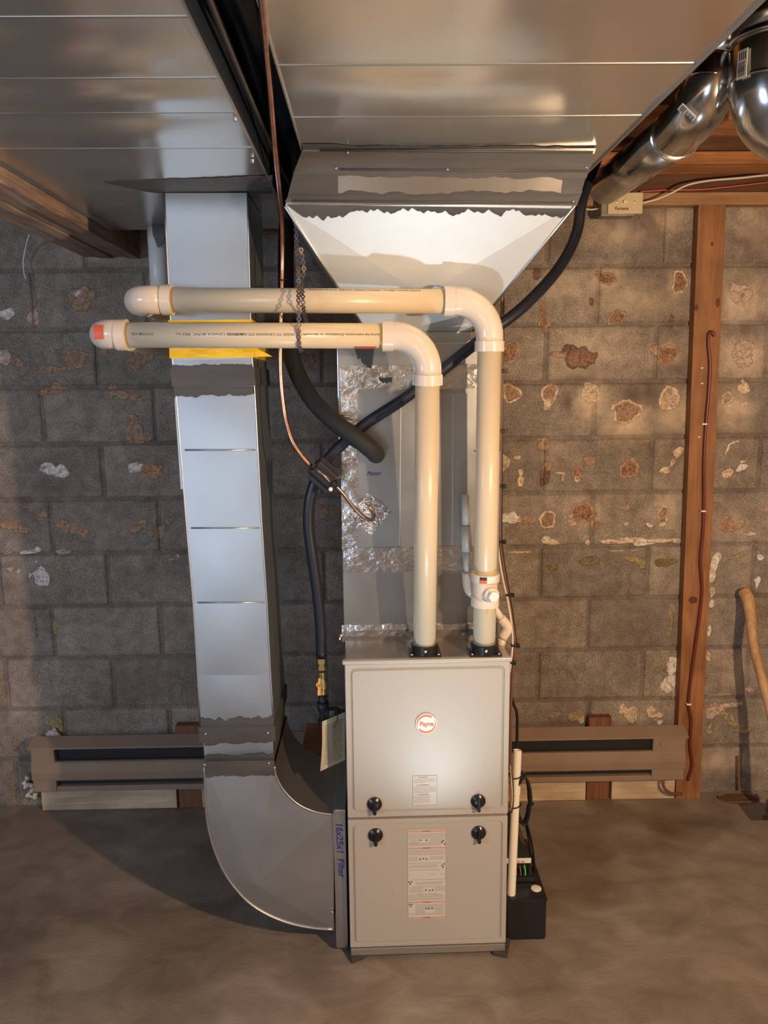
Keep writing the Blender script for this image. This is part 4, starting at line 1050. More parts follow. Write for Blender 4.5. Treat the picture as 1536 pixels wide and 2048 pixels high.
wrap_patch('primer_drip', onB(1218), (0, 0, 1), -0.005, 0.006, -18, 0, RP * 1.01, M['primer'], vB)
hB = (sB - lB).normalized()
text_obj('pipe_print', 'SYSTEM 636 PVC 2 IPEX Inc.  MADE IN CANADA  ULC S636  Suivez les instructions', sB - hB * 0.22 + Vector((0, -RP * 0.62, RP * 0.80)), -hB, Vector((0, -0.8, -0.62)), 0.0075, M['ink'], vB, extrude=0.0001, sx=1.05)

# perforated hanger strap
st_ = thing('hanger_strap', 'perforated steel strap hanging from the ceiling round both white horizontal pipes', 'strap', at(597, 455, Y=-0.90))
def strap(pts, r=0.0060, pitch=0.0145, phase=0):
    P = smooth_path(pts, 12); L = [0]
    for a_, b2 in zip(P, P[1:]): L.append(L[-1] + (b2 - a_).length)
    bm = bmesh.new(); s = 0.0; k = 0
    def pos(s_):
        i = 0
        while i < len(L) - 2 and L[i + 1] < s_: i += 1
        return P[i].lerp(P[i + 1], (s_ - L[i]) / max(1e-9, L[i + 1] - L[i])), (P[i + 1] - P[i]).normalized()
    while s < L[-1]:
        p_, t_ = pos(s); nrm_ = Vector((0, -1, 0)); nrm_ = (nrm_ - t_ * nrm_.dot(t_)).normalized(); side = t_.cross(nrm_)
        side = (side + nrm_ * 0.25 * math.sin(k * 1.9 + phase)).normalized(); nn_ = side.cross(t_)
        n = 14; ro = []; ri = []
        for lay in (-0.0005, 0.0005):
            ro.append([bm.verts.new(p_ + (side * math.cos(2 * math.pi * j / n) + t_ * math.sin(2 * math.pi * j / n)) * r + nn_ * lay) for j in range(n)])
            ri.append([bm.verts.new(p_ + (side * math.cos(2 * math.pi * j / n) + t_ * math.sin(2 * math.pi * j / n)) * r * 0.40 + nn_ * lay) for j in range(n)])
        for j in range(n):
            j2 = (j + 1) % n
            bm.faces.new((ro[0][j], ro[0][j2], ri[0][j2], ri[0][j])); bm.faces.new((ro[1][j], ro[1][j2], ri[1][j2], ri[1][j]))
            bm.faces.new((ro[0][j], ro[0][j2], ro[1][j2], ro[1][j])); bm.faces.new((ri[0][j], ri[0][j2], ri[1][j2], ri[1][j]))
        if s + pitch < L[-1]:
            a2, _ = pos(s + r * 0.8); b3, _ = pos(s + pitch - r * 0.8)
            for w_ in (-1,):
                q = [a2 - side * 0.0030, a2 + side * 0.0030, b3 + side * 0.0030, b3 - side * 0.0030]
                f0 = [bm.verts.new(v - nn_ * 0.0004) for v in q]; f1 = [bm.verts.new(v + nn_ * 0.0004) for v in q]
                bm.faces.new(f0); bm.faces.new(f1)
                for j in range(4): bm.faces.new((f0[j], f0[(j + 1) % 4], f1[(j + 1) % 4], f1[j]))
        s += pitch; k += 1
    bmesh.ops.recalc_face_normals(bm, faces=bm.faces)
    return mesh_obj('strap_band', bm, M['strap'], st_)
yF = -0.895 - RP - 0.002
top_ = at(590, 380, Y=-0.72); top_.z = JZ
strap([Vector((at(590, 400, Y=-0.80).x, -0.80, JZ)), at(592, 455, Y=-0.86), at(597, 545, Y=-0.895), at(597, 572, Y=-0.897), at(597, 600, Y=yF + 0.004), at(598, 640, Y=yF - 0.001), at(597, 662, Y=yF - 0.002), at(598, 688, Y=yF + 0.006), at(600, 699, Y=-0.905), at(603, 703, Y=-0.885)])
strap([at(602, 500, Y=-0.875), at(608, 540, Y=-0.868), at(604, 565, Y=-0.878), at(606, 600, Y=yF + 0.014), at(608, 628, Y=-0.870), at(612, 640, Y=-0.85), at(613, 665, Y=-0.84)], phase=2)
st_['label'] = 'perforated steel strap hanging from the ceiling round both white horizontal pipes'

# ------------------------------------------------------------------ refrigerant, gas and suction lines
cop = thing('copper_tube', 'long copper tube dropping from the ceiling gap to the black drier', 'tube', at(605, 915, Y=-0.79))
tube('copper_run', [at(514, -80, Y=-1.95), at(524, 0, Y=-1.72), at(532, 90, Y=-1.5), at(541, 190, Y=-1.28), at(549, 290, Y=-1.08), at(558, 370, Y=-0.94), at(564, 440, Y=-0.82), at(565, 520, Y=-0.77), at(563, 600, Y=-0.77), at(561, 690, Y=-0.77), at(562, 760, Y=-0.77), at(570, 830, Y=-0.77), at(584, 880, Y=-0.785), at(604, 912, Y=-0.79), at(622, 932, Y=-0.79)], 0.0056, M['copper'], cop, 12, 6)
tube('tie', [at(556, 559, Y=-0.779), at(565, 560, Y=-0.786), at(573, 559, Y=-0.779)], 0.0022, M['black'], cop, 6)
# drier
dr = thing('line_clamp', 'black plastic clamped filter drier at the left edge of the coil case', 'filter drier', at(645, 946, Y=-0.79))
dA, dB = at(616, 920, Y=-0.795), at(680, 978, Y=-0.795); dd = (dB - dA).normalized(); sd = Vector((0, -1, 0)).cross(dd).normalized()
def obox(name, c_, L_, W_, H_, material, parent, bev=0.003):
    bm = bmesh.new(); add_box(bm, (-L_ / 2, -W_ / 2, -H_ / 2), (L_ / 2, W_ / 2, H_ / 2), bev)
    ma_ = Matrix((dd, sd, dd.cross(sd))).transposed()
    for v in bm.verts: v.co = ma_ @ v.co + c_
    return mesh_obj(name, bm, material, parent)
c_ = (dA + dB) / 2
obox('clamp_body', c_, 0.080, 0.052, 0.034, M['black'], dr, 0.010)
obox('clamp_wing', c_ + sd * 0.026 - dd * 0.004, 0.062, 0.018, 0.022, M['black'], dr)
obox('clamp_wing', c_ - sd * 0.026 + dd * 0.004, 0.058, 0.020, 0.024, M['black'], dr)
tube('copper_sleeve', [c_ - dd * 0.034 + Vector((0, -0.017, 0)), c_ + dd * 0.030 + Vector((0, -0.017, 0))], 0.0050, M['copper_dark'], dr, 12)
for s in (-0.036, 0.034): ringed('collar', c_ + dd * (s - 0.004) + Vector((0, -0.012, 0)), dd, [(0, 0.012), (0.008, 0.012)], M['black'], dr, 16)
p = at(661, 978, Y=-0.815); ringed('drier_end', p, (0.3, -1, -0.3), [(0, 0.006), (0.004, 0.005), (0.006, 0.001)], M['label_white'], dr, 12)
cs = thing('copper_stub', 'short brown copper tube from the black drier into the foil patch on the coil case', 'tube', at(700, 1005, Y=-0.78))
tube('copper_run', [at(672, 972, Y=-0.79), at(690, 992, Y=-0.785), at(708, 1015, Y=-0.775), at(727, 1033, Y=-0.76), at(740, 1040, Y=-0.745), at(746, 1038, Y=-0.73), at(748, 1030, Y=-0.70)], 0.0052, M['copper_dark'], cs, 12, 6)
fo = thing('foil_patch', 'crinkled square of silver foil tape where the copper stub enters the coil case', 'tape', at(738, 1028, Y=CY))
cxp, cyp = 739, 1028; bm = bmesh.new(); n = 14; G = []
ex, ey = Vector((31, 25)), Vector((-20, 24))
for j in range(n + 1):
    row = []
    for i in range(n + 1):
        u = i / n * 2 - 1; v = j / n * 2 - 1
        x_ = cxp + ex.x * u * 0.75 + ey.x * v; y_ = cyp + ex.y * u * 0.75 + ey.y * v
        p = at(x_, y_, Y=CY - 0.002 - 0.008 * abs(noise.noise(Vector((u * 3.5, v * 3.5, 5)))) - 0.006 * max(0, 1 - math.hypot(u, v))); row.append(bm.verts.new(p))
    G.append(row)
for j in range(n):
    for i in range(n): bm.faces.new((G[j][i], G[j][i + 1], G[j + 1][i + 1], G[j + 1][i]))
mesh_obj('foil', bm, M['foil_crinkle'], fo)
ringed('brass_nut', at(744, 1020, Y=CY - 0.010), Vector((-0.5, -0.6, 0.7)), [(0, 0.006), (0.014, 0.003), (0.016, 0.001)], M['brass'], fo, 8)
# insulated suction line
sl = thing('suction_line', 'thick black foam-insulated line curving down to the coil case', 'pipe', at(745, 905, Y=-0.76))
tube('insulation', [Vector((0.80, -0.40, JZ)), at(576, 430, Y=-0.42), at(572, 560, Y=-0.50), at(578, 680, Y=-0.60), at(594, 745, Y=-0.66), at(625, 800, Y=-0.72), at(662, 838, Y=-0.765), at(700, 868, Y=-0.785), at(728, 888, Y=-0.78), at(746, 903, Y=-0.76), at(750, 908, Y=-0.735), at(752, 910, Y=CY - 0.001)], [0.0225] * 9 + [0.0235] * 2 + [0.020], M['black_matt'], sl, 20) if False else None
P_ = smooth_path([Vector((0.80, -0.40, JZ)), at(576, 430, Y=-0.42), at(572, 560, Y=-0.50), at(578, 680, Y=-0.60), at(594, 745, Y=-0.66), at(625, 800, Y=-0.72), at(662, 838, Y=-0.765), at(700, 868, Y=-0.785), at(728, 888, Y=-0.785), at(746, 903, Y=-0.77), at(750, 908, Y=-0.74), at(752, 910, Y=CY - 0.001)], 8)
tube('insulation', P_, 0.0235, M['black_matt'], sl, 22)
# gas line
gl = thing('gas_line', 'long black flexible gas line crossing behind the white pipes down to the brass valve', 'hose', at(643, 1310, Y=-0.735))
HS = [Vector((1.66, -0.50, JZ)), at(1166, 395, Y=-0.54), at(1152, 470, Y=-0.56), at(1115, 540, Y=-0.62), at(1045, 615, Y=-0.70), at(975, 668, Y=-0.73), at(925, 708, Y=-0.735), at(870, 752, Y=-0.735), at(800, 803, Y=-0.735), at(735, 845, Y=-0.735), at(690, 883, Y=-0.735), at(655, 920, Y=-0.735), at(632, 960, Y=-0.735), at(620, 1000, Y=-0.735), at(617, 1050, Y=-0.735), at(624, 1110, Y=-0.735), at(634, 1180, Y=-0.735), at(641, 1250, Y=-0.735), at(643, 1312, Y=-0.735)]
tube('hose', HS, 0.0155, M['hose'], gl, 18, 7)
for px, py in ((705, 872), (990, 655)):
    pp = at(px, py, Y=-0.735); 
gv = thing('gas_valve', 'brass gas shutoff with a yellow lever above black iron pipe, left of the furnace', 'valve', at(643, 1370, Y=-0.735))
gp = lambda y: at(643 + (y - 1310) * 0.03, y, Y=-0.735)
ringed('hex_nut', gp(1338), (0, 0, 1), [(0, 0.0165), (0.012, 0.0175), (0.0125, 0.014), (0.020, 0.014), (0.0205, 0.018), (0.034, 0.018)], M['brass'], gv, 6)
ringed('valve_body', gp(1387), (0, 0, 1), [(0, 0.013), (0.014, 0.013), (0.018, 0.017), (0.040, 0.017), (0.045, 0.012), (0.066, 0.012)], M['brass'], gv, 20)
lc = at(640, 1369, Y=-0.762)
ringed('lever_boss', lc + Vector((0, 0.012, 0)), (0, -1, 0), [(0, 0.007), (0.010, 0.007), (0.012, 0.0105), (0.015, 0.0105)], M['yellow_lever'], gv, 20)
ringed('lever_nut', lc + Vector((0, -0.003, 0)), (0, -1, 0), [(0, 0.006), (0.004, 0.0055), (0.0045, 0.002)], M['brass'], gv, 6)
l0, l1 = at(640, 1356, Y=-0.765), at(639, 1390, Y=-0.765)
slab('lever', [l0 + Vector((-0.0045, 0, 0)), l0 + Vector((0.0045, 0, 0)), l1 + Vector((0.0052, 0, 0)), l1 + Vector((-0.0052, 0, 0))], (0, -1, 0), 0.003, M['yellow_lever'], gv)
ip = thing('iron_pipe', 'black iron pipe and elbow leading from the gas valve into the furnace side', 'pipe', gp(1400))
tube('pipe_run', [gp(1386), gp(1420)], 0.012, M['iron'], ip, 18)
a_ = gp(1418)
tube('elbow', [gp(1404), gp(1415), a_ + Vector((0.008, 0, -0.010)), a_ + Vector((0.025, 0, -0.014)), a_ + Vector((0.045, 0, -0.014))], 0.017, M['iron'], ip, 18)
tube('nipple', [a_ + Vector((0.03, 0, -0.014)), Vector((FL.x + 0.004, a_.y, a_.z - 0.014))], 0.012, M['iron'], ip, 16)
ringed('union', a_ + Vector((0.018, 0, -0.014)), (1, 0, 0), [(0, 0.018), (0.004, 0.021), (0.018, 0.021), (0.020, 0.018)], M['iron'], ip, 8)
tube('drip_leg', [gp(1415), gp(1450)], 0.012, M['iron'], ip, 16); ringed('cap', gp(1452), (0, 0, 1), [(0, 0.010), (0.002, 0.016), (0.020, 0.016)], M['iron'], ip, 16)
# paper tag
pt = thing('paper_tag', 'cream printed paper tag hanging from the gas pipe', 'tag', at(660, 1440, Y=-0.80))
bm = bmesh.new(); G = []
for j in range(9):
    v = j / 8; row = []
    for i in range(7):
        u = i / 6
        xl = 644 - 4 * v + 2 * math.sin(v * 3.0); yl = 1443 + 100 * v; xr = 690; yr = 1424 + 96 * v
        yy = -0.805 + 0.055 * u + 0.004 * math.sin(v * 4)
        row.append(bm.verts.new(at(xl + (xr - xl) * u, yl + (yr - yl) * u, Y=yy)))
    G.append(row)
for j in range(8):
    for i in range(6):
        f = bm.faces.new((G[j][i], G[j][i + 1], G[j + 1][i + 1], G[j + 1][i])); f.smooth = True
bmesh.ops.solidify(bm, geom=bm.faces[:], thickness=0.0008)
mesh_obj('paper', bm, M['paper'], pt)
bm = bmesh.new()
for k in range(22):
    v = 0.12 + k * 0.037; u = 0.14
    while u < 0.85:
        wd = random.uniform(0.04, 0.14)
        q = []
        for (uu, vv_) in ((u, v), (min(u + wd, 0.9), v), (min(u + wd, 0.9), v + 0.014), (u, v + 0.014)):
            xl = 644 - 4 * vv_ + 2 * math.sin(vv_ * 3.0); yl = 1443 + 100 * vv_; yr = 1424 + 96 * vv_
            q.append(bm.verts.new(at(xl + (690 - xl) * uu, yl + (yr - yl) * uu, Y=-0.805 + 0.055 * uu + 0.004 * math.sin(vv_ * 4) - 0.0014)))
        bm.faces.new(q); u += wd + 0.03
mesh_obj('tag_print', bm, M['print_grey'], pt)
tube('tag_tie', [at(672, 1410, Y=-0.79), at(675, 1436, Y=-0.795), at(668, 1455, Y=-0.80)], 0.0016, M['black'], pt, 8, 4)
# cardboard box behind
cb = thing('cardboard_box', 'brown cardboard box marked N, behind the paper tag left of the furnace', 'box', (0.80, -0.28, 0.0))
CBY = -0.40; p0, p1 = at(602, 1507, Y=CBY), at(690, 1575, Y=CBY)
cb.location = (p0.x + 0.1, -0.3, p1.z)
bm = bmesh.new(); add_box(bm, (p0.x, CBY, p1.z), (p0.x + 0.150, -0.16, p0.z), 0.002); mesh_obj('carton', bm, M['card'], cb)
bm = bmesh.new(); add_box(bm, (p0.x - 0.001, CBY - 0.0012, p0.z - 0.030), (p0.x + 0.150, CBY - 0.0002, p0.z - 0.026)); mesh_obj('flap_edge', bm, M['dark_wood'], cb)
text_obj('marker_writing', 'N', at(634, 1530, Y=CBY - 0.001), (1, 0, 0), (0, 0, 1), 0.030, M['ink_black'], cb, bold=0.0006)
tote = thing('storage_tote', 'dark tote on the floor behind the elbow, carrying the cardboard box', 'tote', (p0.x + 0.1, -0.3, 0))
bm = bmesh.new(); frustum(bm, [Vector((p0.x - 0.02, CBY - 0.01, p1.z - 0.022)), Vector((0.895, CBY - 0.01, p1.z - 0.022)), Vector((0.895, -0.15, p1.z - 0.022)), Vector((p0.x - 0.02, -0.15, p1.z - 0.022))], [Vector((p0.x, CBY + 0.01, 0.001)), Vector((0.88, CBY + 0.01, 0.001)), Vector((0.88, -0.16, 0.001)), Vector((p0.x, -0.16, 0.001))]); mesh_obj('tote_body', bm, M['black_matt'], tote)
bm = bmesh.new(); add_box(bm, (p0.x - 0.03, CBY - 0.02, p1.z - 0.022), (0.90, -0.14, p1.z - 0.0008), 0.004); mesh_obj('tote_lid', bm, M['black_matt'], tote)

# ------------------------------------------------------------------ right side: wire bundle, condensate, pump
wb = thing('wire_bundle', 'thin brown and white wires tied together beside the rear vent pipe', 'cable', at(1018, 1300, Y=-0.62))
W1 = [(1003, 490), (1004, 600), (1003, 740), (1001, 860), (1001, 975), (1000, 1075), (1006, 1130), (1016, 1190), (1024, 1240), (1030, 1290), (1026, 1340), (1022, 1410), (1021, 1480), (1020, 1540)]
W2 = [(998, 1085), (1002, 1120), (1010, 1165), (1019, 1205), (1026, 1250), (1028, 1292), (1022, 1345)]
wy = -0.62
tube('brown_wire', [at(x, y, Y=wy) for x, y in W1], 0.0042, M['wire_brown'], wb, 10, 5)
tube('dark_wire', [at(x + 3, y, Y=wy + 0.006) for x, y in W1[:10]], 0.0028, M['black'], wb, 8, 5)
tube('white_wire', [at(x - 3, y, Y=wy - 0.004) for x, y in W2], 0.0036, M['wire_white'], wb, 10, 5)
for x, y in ((1004, 742), (1003, 862), (1001, 972), (1001, 1083), (1018, 1189), (1029, 1290), (1021, 1324)):
    q = at(x, y, Y=wy - 0.002)
    bm = bmesh.new(); add_box(bm, q + Vector((-0.011, -0.009, -0.0035)), q + Vector((0.010, 0.008, 0.0035)), 0.0015); add_box(bm, q + Vector((0.006, -0.011, -0.006)), q + Vector((0.015, -0.002, 0.006)), 0.001); mesh_obj('cable_tie', bm, M['black'], wb)
bc = thing('black_cord', 'black cord leaving the wires beside the furnace and dropping behind the white standpipe', 'cord', at(1032, 1450, Y=-0.60))
tube('cord', [at(1022, 1392, Y=-0.61), at(1027, 1408, Y=-0.60), at(1034, 1430, Y=-0.60), at(1034, 1480, Y=-0.60), at(1033, 1520, Y=-0.62), at(1034, 1560, Y=-0.66)], 0.0045, M['black'], bc, 10, 6)

tp = thing('condensate_trap', 'small grey-white plastic drain pipe with couplings rising beside the coil case', 'pipe', at(935, 1100, Y=-0.745))
ty_ = -0.745
tube('riser', [at(931, 990, Y=ty_), at(932, 1052, Y=ty_)], 0.0110, M['pvc_grey'], tp, 20)
tube('coupling', [at(932, 1052, Y=ty_), at(934, 1102, Y=ty_)], 0.0142, M['pvc_grey'], tp, 20)
tube('lower_pipe', [at(934, 1100, Y=ty_), at(935, 1148, Y=ty_)], 0.0112, M['pvc_grey'], tp, 20)
tube('elbow', smooth_path([at(934, 1144, Y=ty_), at(935, 1165, Y=ty_), at(940, 1182, Y=ty_), at(958, 1196, Y=ty_ + 0.01)], 5), 0.0142, M['pvc_fit'], tp, 20)
tube('cross_pipe', [at(955, 1194, Y=ty_), at(985, 1212, Y=-0.75), at(1004, 1240, Y=-0.75)], 0.0112, M['pvc_white'], tp, 20)
tube('knee', smooth_path([at(1000, 1236, Y=-0.75), at(1012, 1250, Y=-0.75), at(1014, 1258, Y=-0.75), at(1004, 1276, Y=-0.75)], 5), 0.0150, M['pvc_fit'], tp, 20)
tube('drain_tail', [at(1005, 1274, Y=-0.75), at(1000, 1302, Y=-0.75)], [0.013, 0.008], M['pvc_fit'], tp, 16)

# standpipe right of the furnace
sp = thing('standpipe', 'open-topped white plastic pipe leaning beside the furnace and ending at the pump', 'pipe', at(1022, 1810, Y=-0.70))
s0, s1 = at(1035, 1500, Y=-0.70), at(1021, 1822, Y=-0.79)
s1.x = max(s1.x, FL.x + FW + 0.020); 
bm = bmesh.new(); dv = (s1 - s0).normalized()
add_tube(bm, [s0, s1], 0.0125, 24, False); add_tube(bm, [s0, s0 + dv * 0.06], 0.0100, 24, False)
for _ in (0,):
    vs_ = [v for v in bm.verts]
bmesh.ops.recalc_face_normals(bm, faces=bm.faces); mesh_obj('pipe_body', bm, M['pvc_white'], sp)
ringed('rim', s0 + dv * 0.001, -dv, [(0, 0.0100), (0.0, 0.0125), (0.0012, 0.0122), (0.0012, 0.0100)], M['pvc_white'], sp, 24) if False else None
bm = bmesh.new(); r1 = add_tube(bm, [s0, s0 + dv * 0.0001], 0.0125, 24, False); bm.free()
tube('bore', [s0 + dv * 0.004, s0 + dv * 0.05], 0.0099, M['wire_brown'], sp, 20)
ringed('coupling', s0 + dv * 0.085, dv, [(0, 0.0128), (0.001, 0.0138), (0.045, 0.0138), (0.046, 0.0128)], M['pvc_white'], sp, 24)
# coiled cord
cc = thing('cord_coil', 'coiled black power cord tied round the white standpipe', 'cord', at(1046, 1600, Y=-0.72))
ce = at(1044, 1598, Y=-0.715)
pts = []
for k in range(4 * 24 + 1):
    a = 2 * math.pi * k / 24; q = k // 24
    pts.append(ce + Vector(((0.019 + 0.002 * math.sin(q * 2.1)) * math.cos(a) + 0.002 * q, 0.012 * math.sin(a * 0.5 + q) - 0.004 * q, (0.082 - 0.004 * q) * math.sin(a))))
tube('coil', pts, 0.0032, M['black'], cc, 8)
tube('lead', [at(1052, 1640, Y=-0.70), at(1062, 1680, Y=-0.68), at(1068, 1720, Y=-0.67), at(1069, 1760, Y=-0.68), at(1060, 1778, Y=-0.69)], 0.0034, M['black'], cc, 8, 6)
tube('lead', [at(1050, 1640, Y=-0.69), at(1059, 1690, Y=-0.67), at(1064, 1730, Y=-0.66), at(1066, 1750, Y=-0.66)], 0.0028, M['black'], cc, 8, 6)
for y in (1552, 1611):
    q = s0.lerp(s1, (y - 1500) / 322)
    pts = [q + Vector((0.016 * math.cos(a), 0.016 * math.sin(a), 0.004 * math.cos(a))) for a in [2 * math.pi * k / 16 for k in range(17)]]
    tube('cable_tie', pts, 0.0022, M['black'], cc, 6)
lw = thing('loose_wires', 'loose loop of thin brown and white wires between furnace and standpipe', 'cable', at(1024, 1590, Y=-0.70))
tube('brown_loop', [at(1021, 1530, Y=-0.72), at(1026, 1560, Y=-0.76), at(1027, 1600, Y=-0.77), at(1023, 1625, Y=-0.76), at(1020, 1590, Y=-0.74), at(1021, 1545, Y=-0.73)], 0.0018, M['wire_brown'], lw, 6, 8)
tube('white_loop', [at(1020, 1530, Y=-0.73), at(1023, 1565, Y=-0.775), at(1024, 1598, Y=-0.775), at(1021, 1618, Y=-0.77)], 0.0014, M['wire_white'], lw, 6, 8)

# condensate pump
px0, px1 = FL.x + FW + 0.008, at(1092, 1840, Y=-0.80).x
pf = -0.805; zt_ = at(1050, 1801, Y=pf).z; pback = -0.50
pu_ = thing('condensate_pump', 'low black condensate pump on the floor at the right of the furnace', 'pump', ((px0 + px1) / 2, pf, 0))
bm = bmesh.new(); add_box(bm, (px0, pf, 0.001), (px1, pback, zt_), 0.006); mesh_obj('tank', bm, M['black'], pu_)
bm = bmesh.new(); add_box(bm, (px0 - 0.001, pf - 0.002, zt_ - 0.004), (px1 + 0.002, pback, zt_ + 0.005), 0.003); mesh_obj('lid', bm, M['black'], pu_)
# motor housing: arch
hx0, hx1 = px0 + 0.002, px1 - 0.022; hy0, hy1 = -0.70, -0.53; hh = 0.115
bm = bmesh.new(); prof = [(hx0, 0), (hx0, hh * 0.7), (hx0 + 0.012, hh * 0.93), (hx0 + 0.03, hh), (hx1 - 0.035, hh), (hx1 - 0.015, hh * 0.8), (hx1, hh * 0.35), (hx1, 0)]
fr_ = [bm.verts.new((a, hy0, zt_ + 0.004 + b2)) for a, b2 in prof]; bk_ = [bm.verts.new((a, hy1, zt_ + 0.004 + b2)) for a, b2 in prof]
bm.faces.new(fr_); bm.faces.new(bk_)
for i in range(len(prof)):
    j = (i + 1) % len(prof); bm.faces.new((fr_[i], fr_[j], bk_[j], bk_[i]))
bmesh.ops.recalc_face_normals(bm, faces=bm.faces); hs = mesh_obj('motor_housing', bm, M['black'], pu_)
q = at(1050, 1724, Y=hy0 - 0.001)
bm = bmesh.new(); add_box(bm, (px0 + 0.018, hy0 - 0.0015, zt_ + 0.050), (hx1 - 0.004, hy0 - 0.0003, zt_ + 0.066)); mesh_obj('housing_label', bm, M['label_white'], hs)
bm = bmesh.new()
for k in range(3): add_box(bm, (px0 + 0.036 + 0.014 * k, hy0 - 0.0020, zt_ + 0.052), (px0 + 0.046 + 0.014 * k, hy0 - 0.0015, zt_ + 0.0575))
mesh_obj('label_mark', bm, M['rust_band'], hs)
ringed('inlet_cap', Vector((px1 - 0.022, pf + 0.045, zt_ + 0.0052)), (0, 0, 1), [(0, 0.0155), (0.002, 0.0152), (0.0028, 0.013)], M['label_white'], pu_, 24)
for k, c2 in enumerate(('black', 'led', 'wire_brown', 'led', 'black')):
    tube('pump_wire', [Vector((px0 + 0.030 + 0.014 * k, hy0 - 0.002, zt_ + 0.044)), Vector((px0 + 0.032 + 0.014 * k, hy0 - 0.016, zt_ + 0.030)), Vector((px0 + 0.028 + 0.014 * k, hy0 - 0.020, zt_ + 0.006))], 0.0024, M[c2], pu_, 8, 5)
bm = bmesh.new(); add_box(bm, (px0 + 0.02, hy0 - 0.030, zt_ + 0.004), (hx1 + 0.006, hy0 - 0.001, zt_ + 0.022), 0.005); mesh_obj('wire_cover', bm, M['black'], pu_)

# ------------------------------------------------------------------ round metal pipes at the upper right
rp1 = thing('round_duct', 'thin round galvanised pipe slanting beside the right trunk up to a labelled elbow', 'duct', at(1300, 310, Z=2.2))
def crimp(p, d_, r, parent, mt='pipe_metal'): ringed('crimp_ring', p - d_ * 0.004, d_, [(0, r), (0.002, r * 1.05), (0.006, r * 1.05), (0.008, r)], M[mt], parent, 28)
rr = 0.052
e0 = at(1212, 372, Y=-0.42); e1 = at(1352, 268, Y=-1.02)
d1 = (e1 - e0).normalized()
tube('straight_pipe', [e0, e1], rr, M['pipe_metal'], rp1, 32)
e2 = at(1392, 226, Y=-1.13); e3 = at(1418, 178, Y=-1.17); e4 = at(1432, 128, Y=-1.17); e5 = e4 + Vector((0.02, 0.0, 0.06))
tube('elbow', smooth_path([e1, e2, e3, e4], 7), rr * 1.03, M['pipe_metal'], rp1, 32)
crimp(e1, d1, rr * 1.05, rp1); crimp(e2.lerp(e3, 0.35), (e3 - e2).normalized(), rr * 1.03, rp1); crimp(e3.lerp(e4, 0.2), (e4 - e3).normalized(), rr * 1.03, rp1)
tube('riser', [e4 - (e5 - e4) * 0.2, e5 + Vector((0.012, 0, 0.05))], rr, M['pipe_metal'], rp1, 28)
def bar_label(c0, xd, yd, w_, h_, parent):
    xd = Vector(xd).normalized(); yd = (Vector(yd) - xd * Vector(yd).dot(xd)).normalized(); n_ = xd.cross(yd)
    if n_.dot(EYE - c0) < 0: n_ = -n_
    q = [c0 - xd * w_ / 2 - yd * h_ / 2, c0 + xd * w_ / 2 - yd * h_ / 2, c0 + xd * w_ / 2 + yd * h_ / 2, c0 - xd * w_ / 2 + yd * h_ / 2]
    l_ = slab('sticker', q, n_, 0.0008, M['label_white'], parent)
    bm = bmesh.new(); x = -w_ * 0.42
    while x < w_ * 0.05:
        wd = random.uniform(0.0006, 0.002)
        p_ = [c0 + xd * x - yd * h_ * 0.38 + n_ * 0.0011, c0 + xd * (x + wd) - yd * h_ * 0.38 + n_ * 0.0011, c0 + xd * (x + wd) + yd * h_ * 0.30 + n_ * 0.0011, c0 + xd * x + yd * h_ * 0.30 + n_ * 0.0011]
        bm.faces.new([bm.verts.new(v) for v in p_]); x += wd + random.uniform(0.0006, 0.0015)
    for k in range(4):
        yy = -h_ * 0.32 + k * h_ * 0.19
        p_ = [c0 + xd * (w_ * 0.14) + yd * yy + n_ * 0.0011, c0 + xd * (w_ * 0.42) + yd * yy + n_ * 0.0011, c0 + xd * (w_ * 0.42) + yd * (yy + h_ * 0.1) + n_ * 0.0011, c0 + xd * (w_ * 0.14) + yd * (yy + h_ * 0.1) + n_ * 0.0011]
        bm.faces.new([bm.verts.new(v) for v in p_])
    mesh_obj('barcode', bm, M['print_black'], l_)
q = at(1374, 226, Y=-1.13); out = (EYE - q).normalized()
bar_label(q + out * (rr * 1.08), (e2 - e1).normalized().cross(out) * -1, (e2 - e1).normalized(), 0.040, 0.028, rp1)

rp2 = thing('round_duct', 'larger round galvanised pipe dropping from above at the top right corner into an elbow', 'duct', at(1530, 100, Y=-1.30))
r2 = 0.078; g0 = at(1552, -10, Y=-1.25); g0.z = min(g0.z, 2.51); g1 = at(1548, 82, Y=-1.25)
g2 = at(1548, 170, Y=-1.25); g3 = at(1565, 225, Y=-1.25); g4 = at(1620, 250, Y=-1.25); g5 = at(1760, 255, Y=-1.25)
tube('riser', [g0, g1], r2, M['pipe_metal'], rp2, 36)
tube('elbow', smooth_path([g1, g2, g3, g4, g5], 8), r2 * 1.03, M['pipe_metal'], rp2, 36)
crimp(g1, Vector((0, 0, 1)), r2 * 1.04, rp2); crimp(g2, Vector((0.1, 0, 1)).normalized(), r2 * 1.03, rp2)
q = at(1484, 128, Y=-1.25 - 0.035); out = (q - Vector((g1.x, g1.y, q.z))).normalized(); q = Vector((g1.x, g1.y, q.z)) + out * (r2 * 1.05)
bar_label(q + Vector((0, 0, 0)), (0, 0, 1), Vector((0, 0, 1)).cross(out), 0.050, 0.022, rp2)

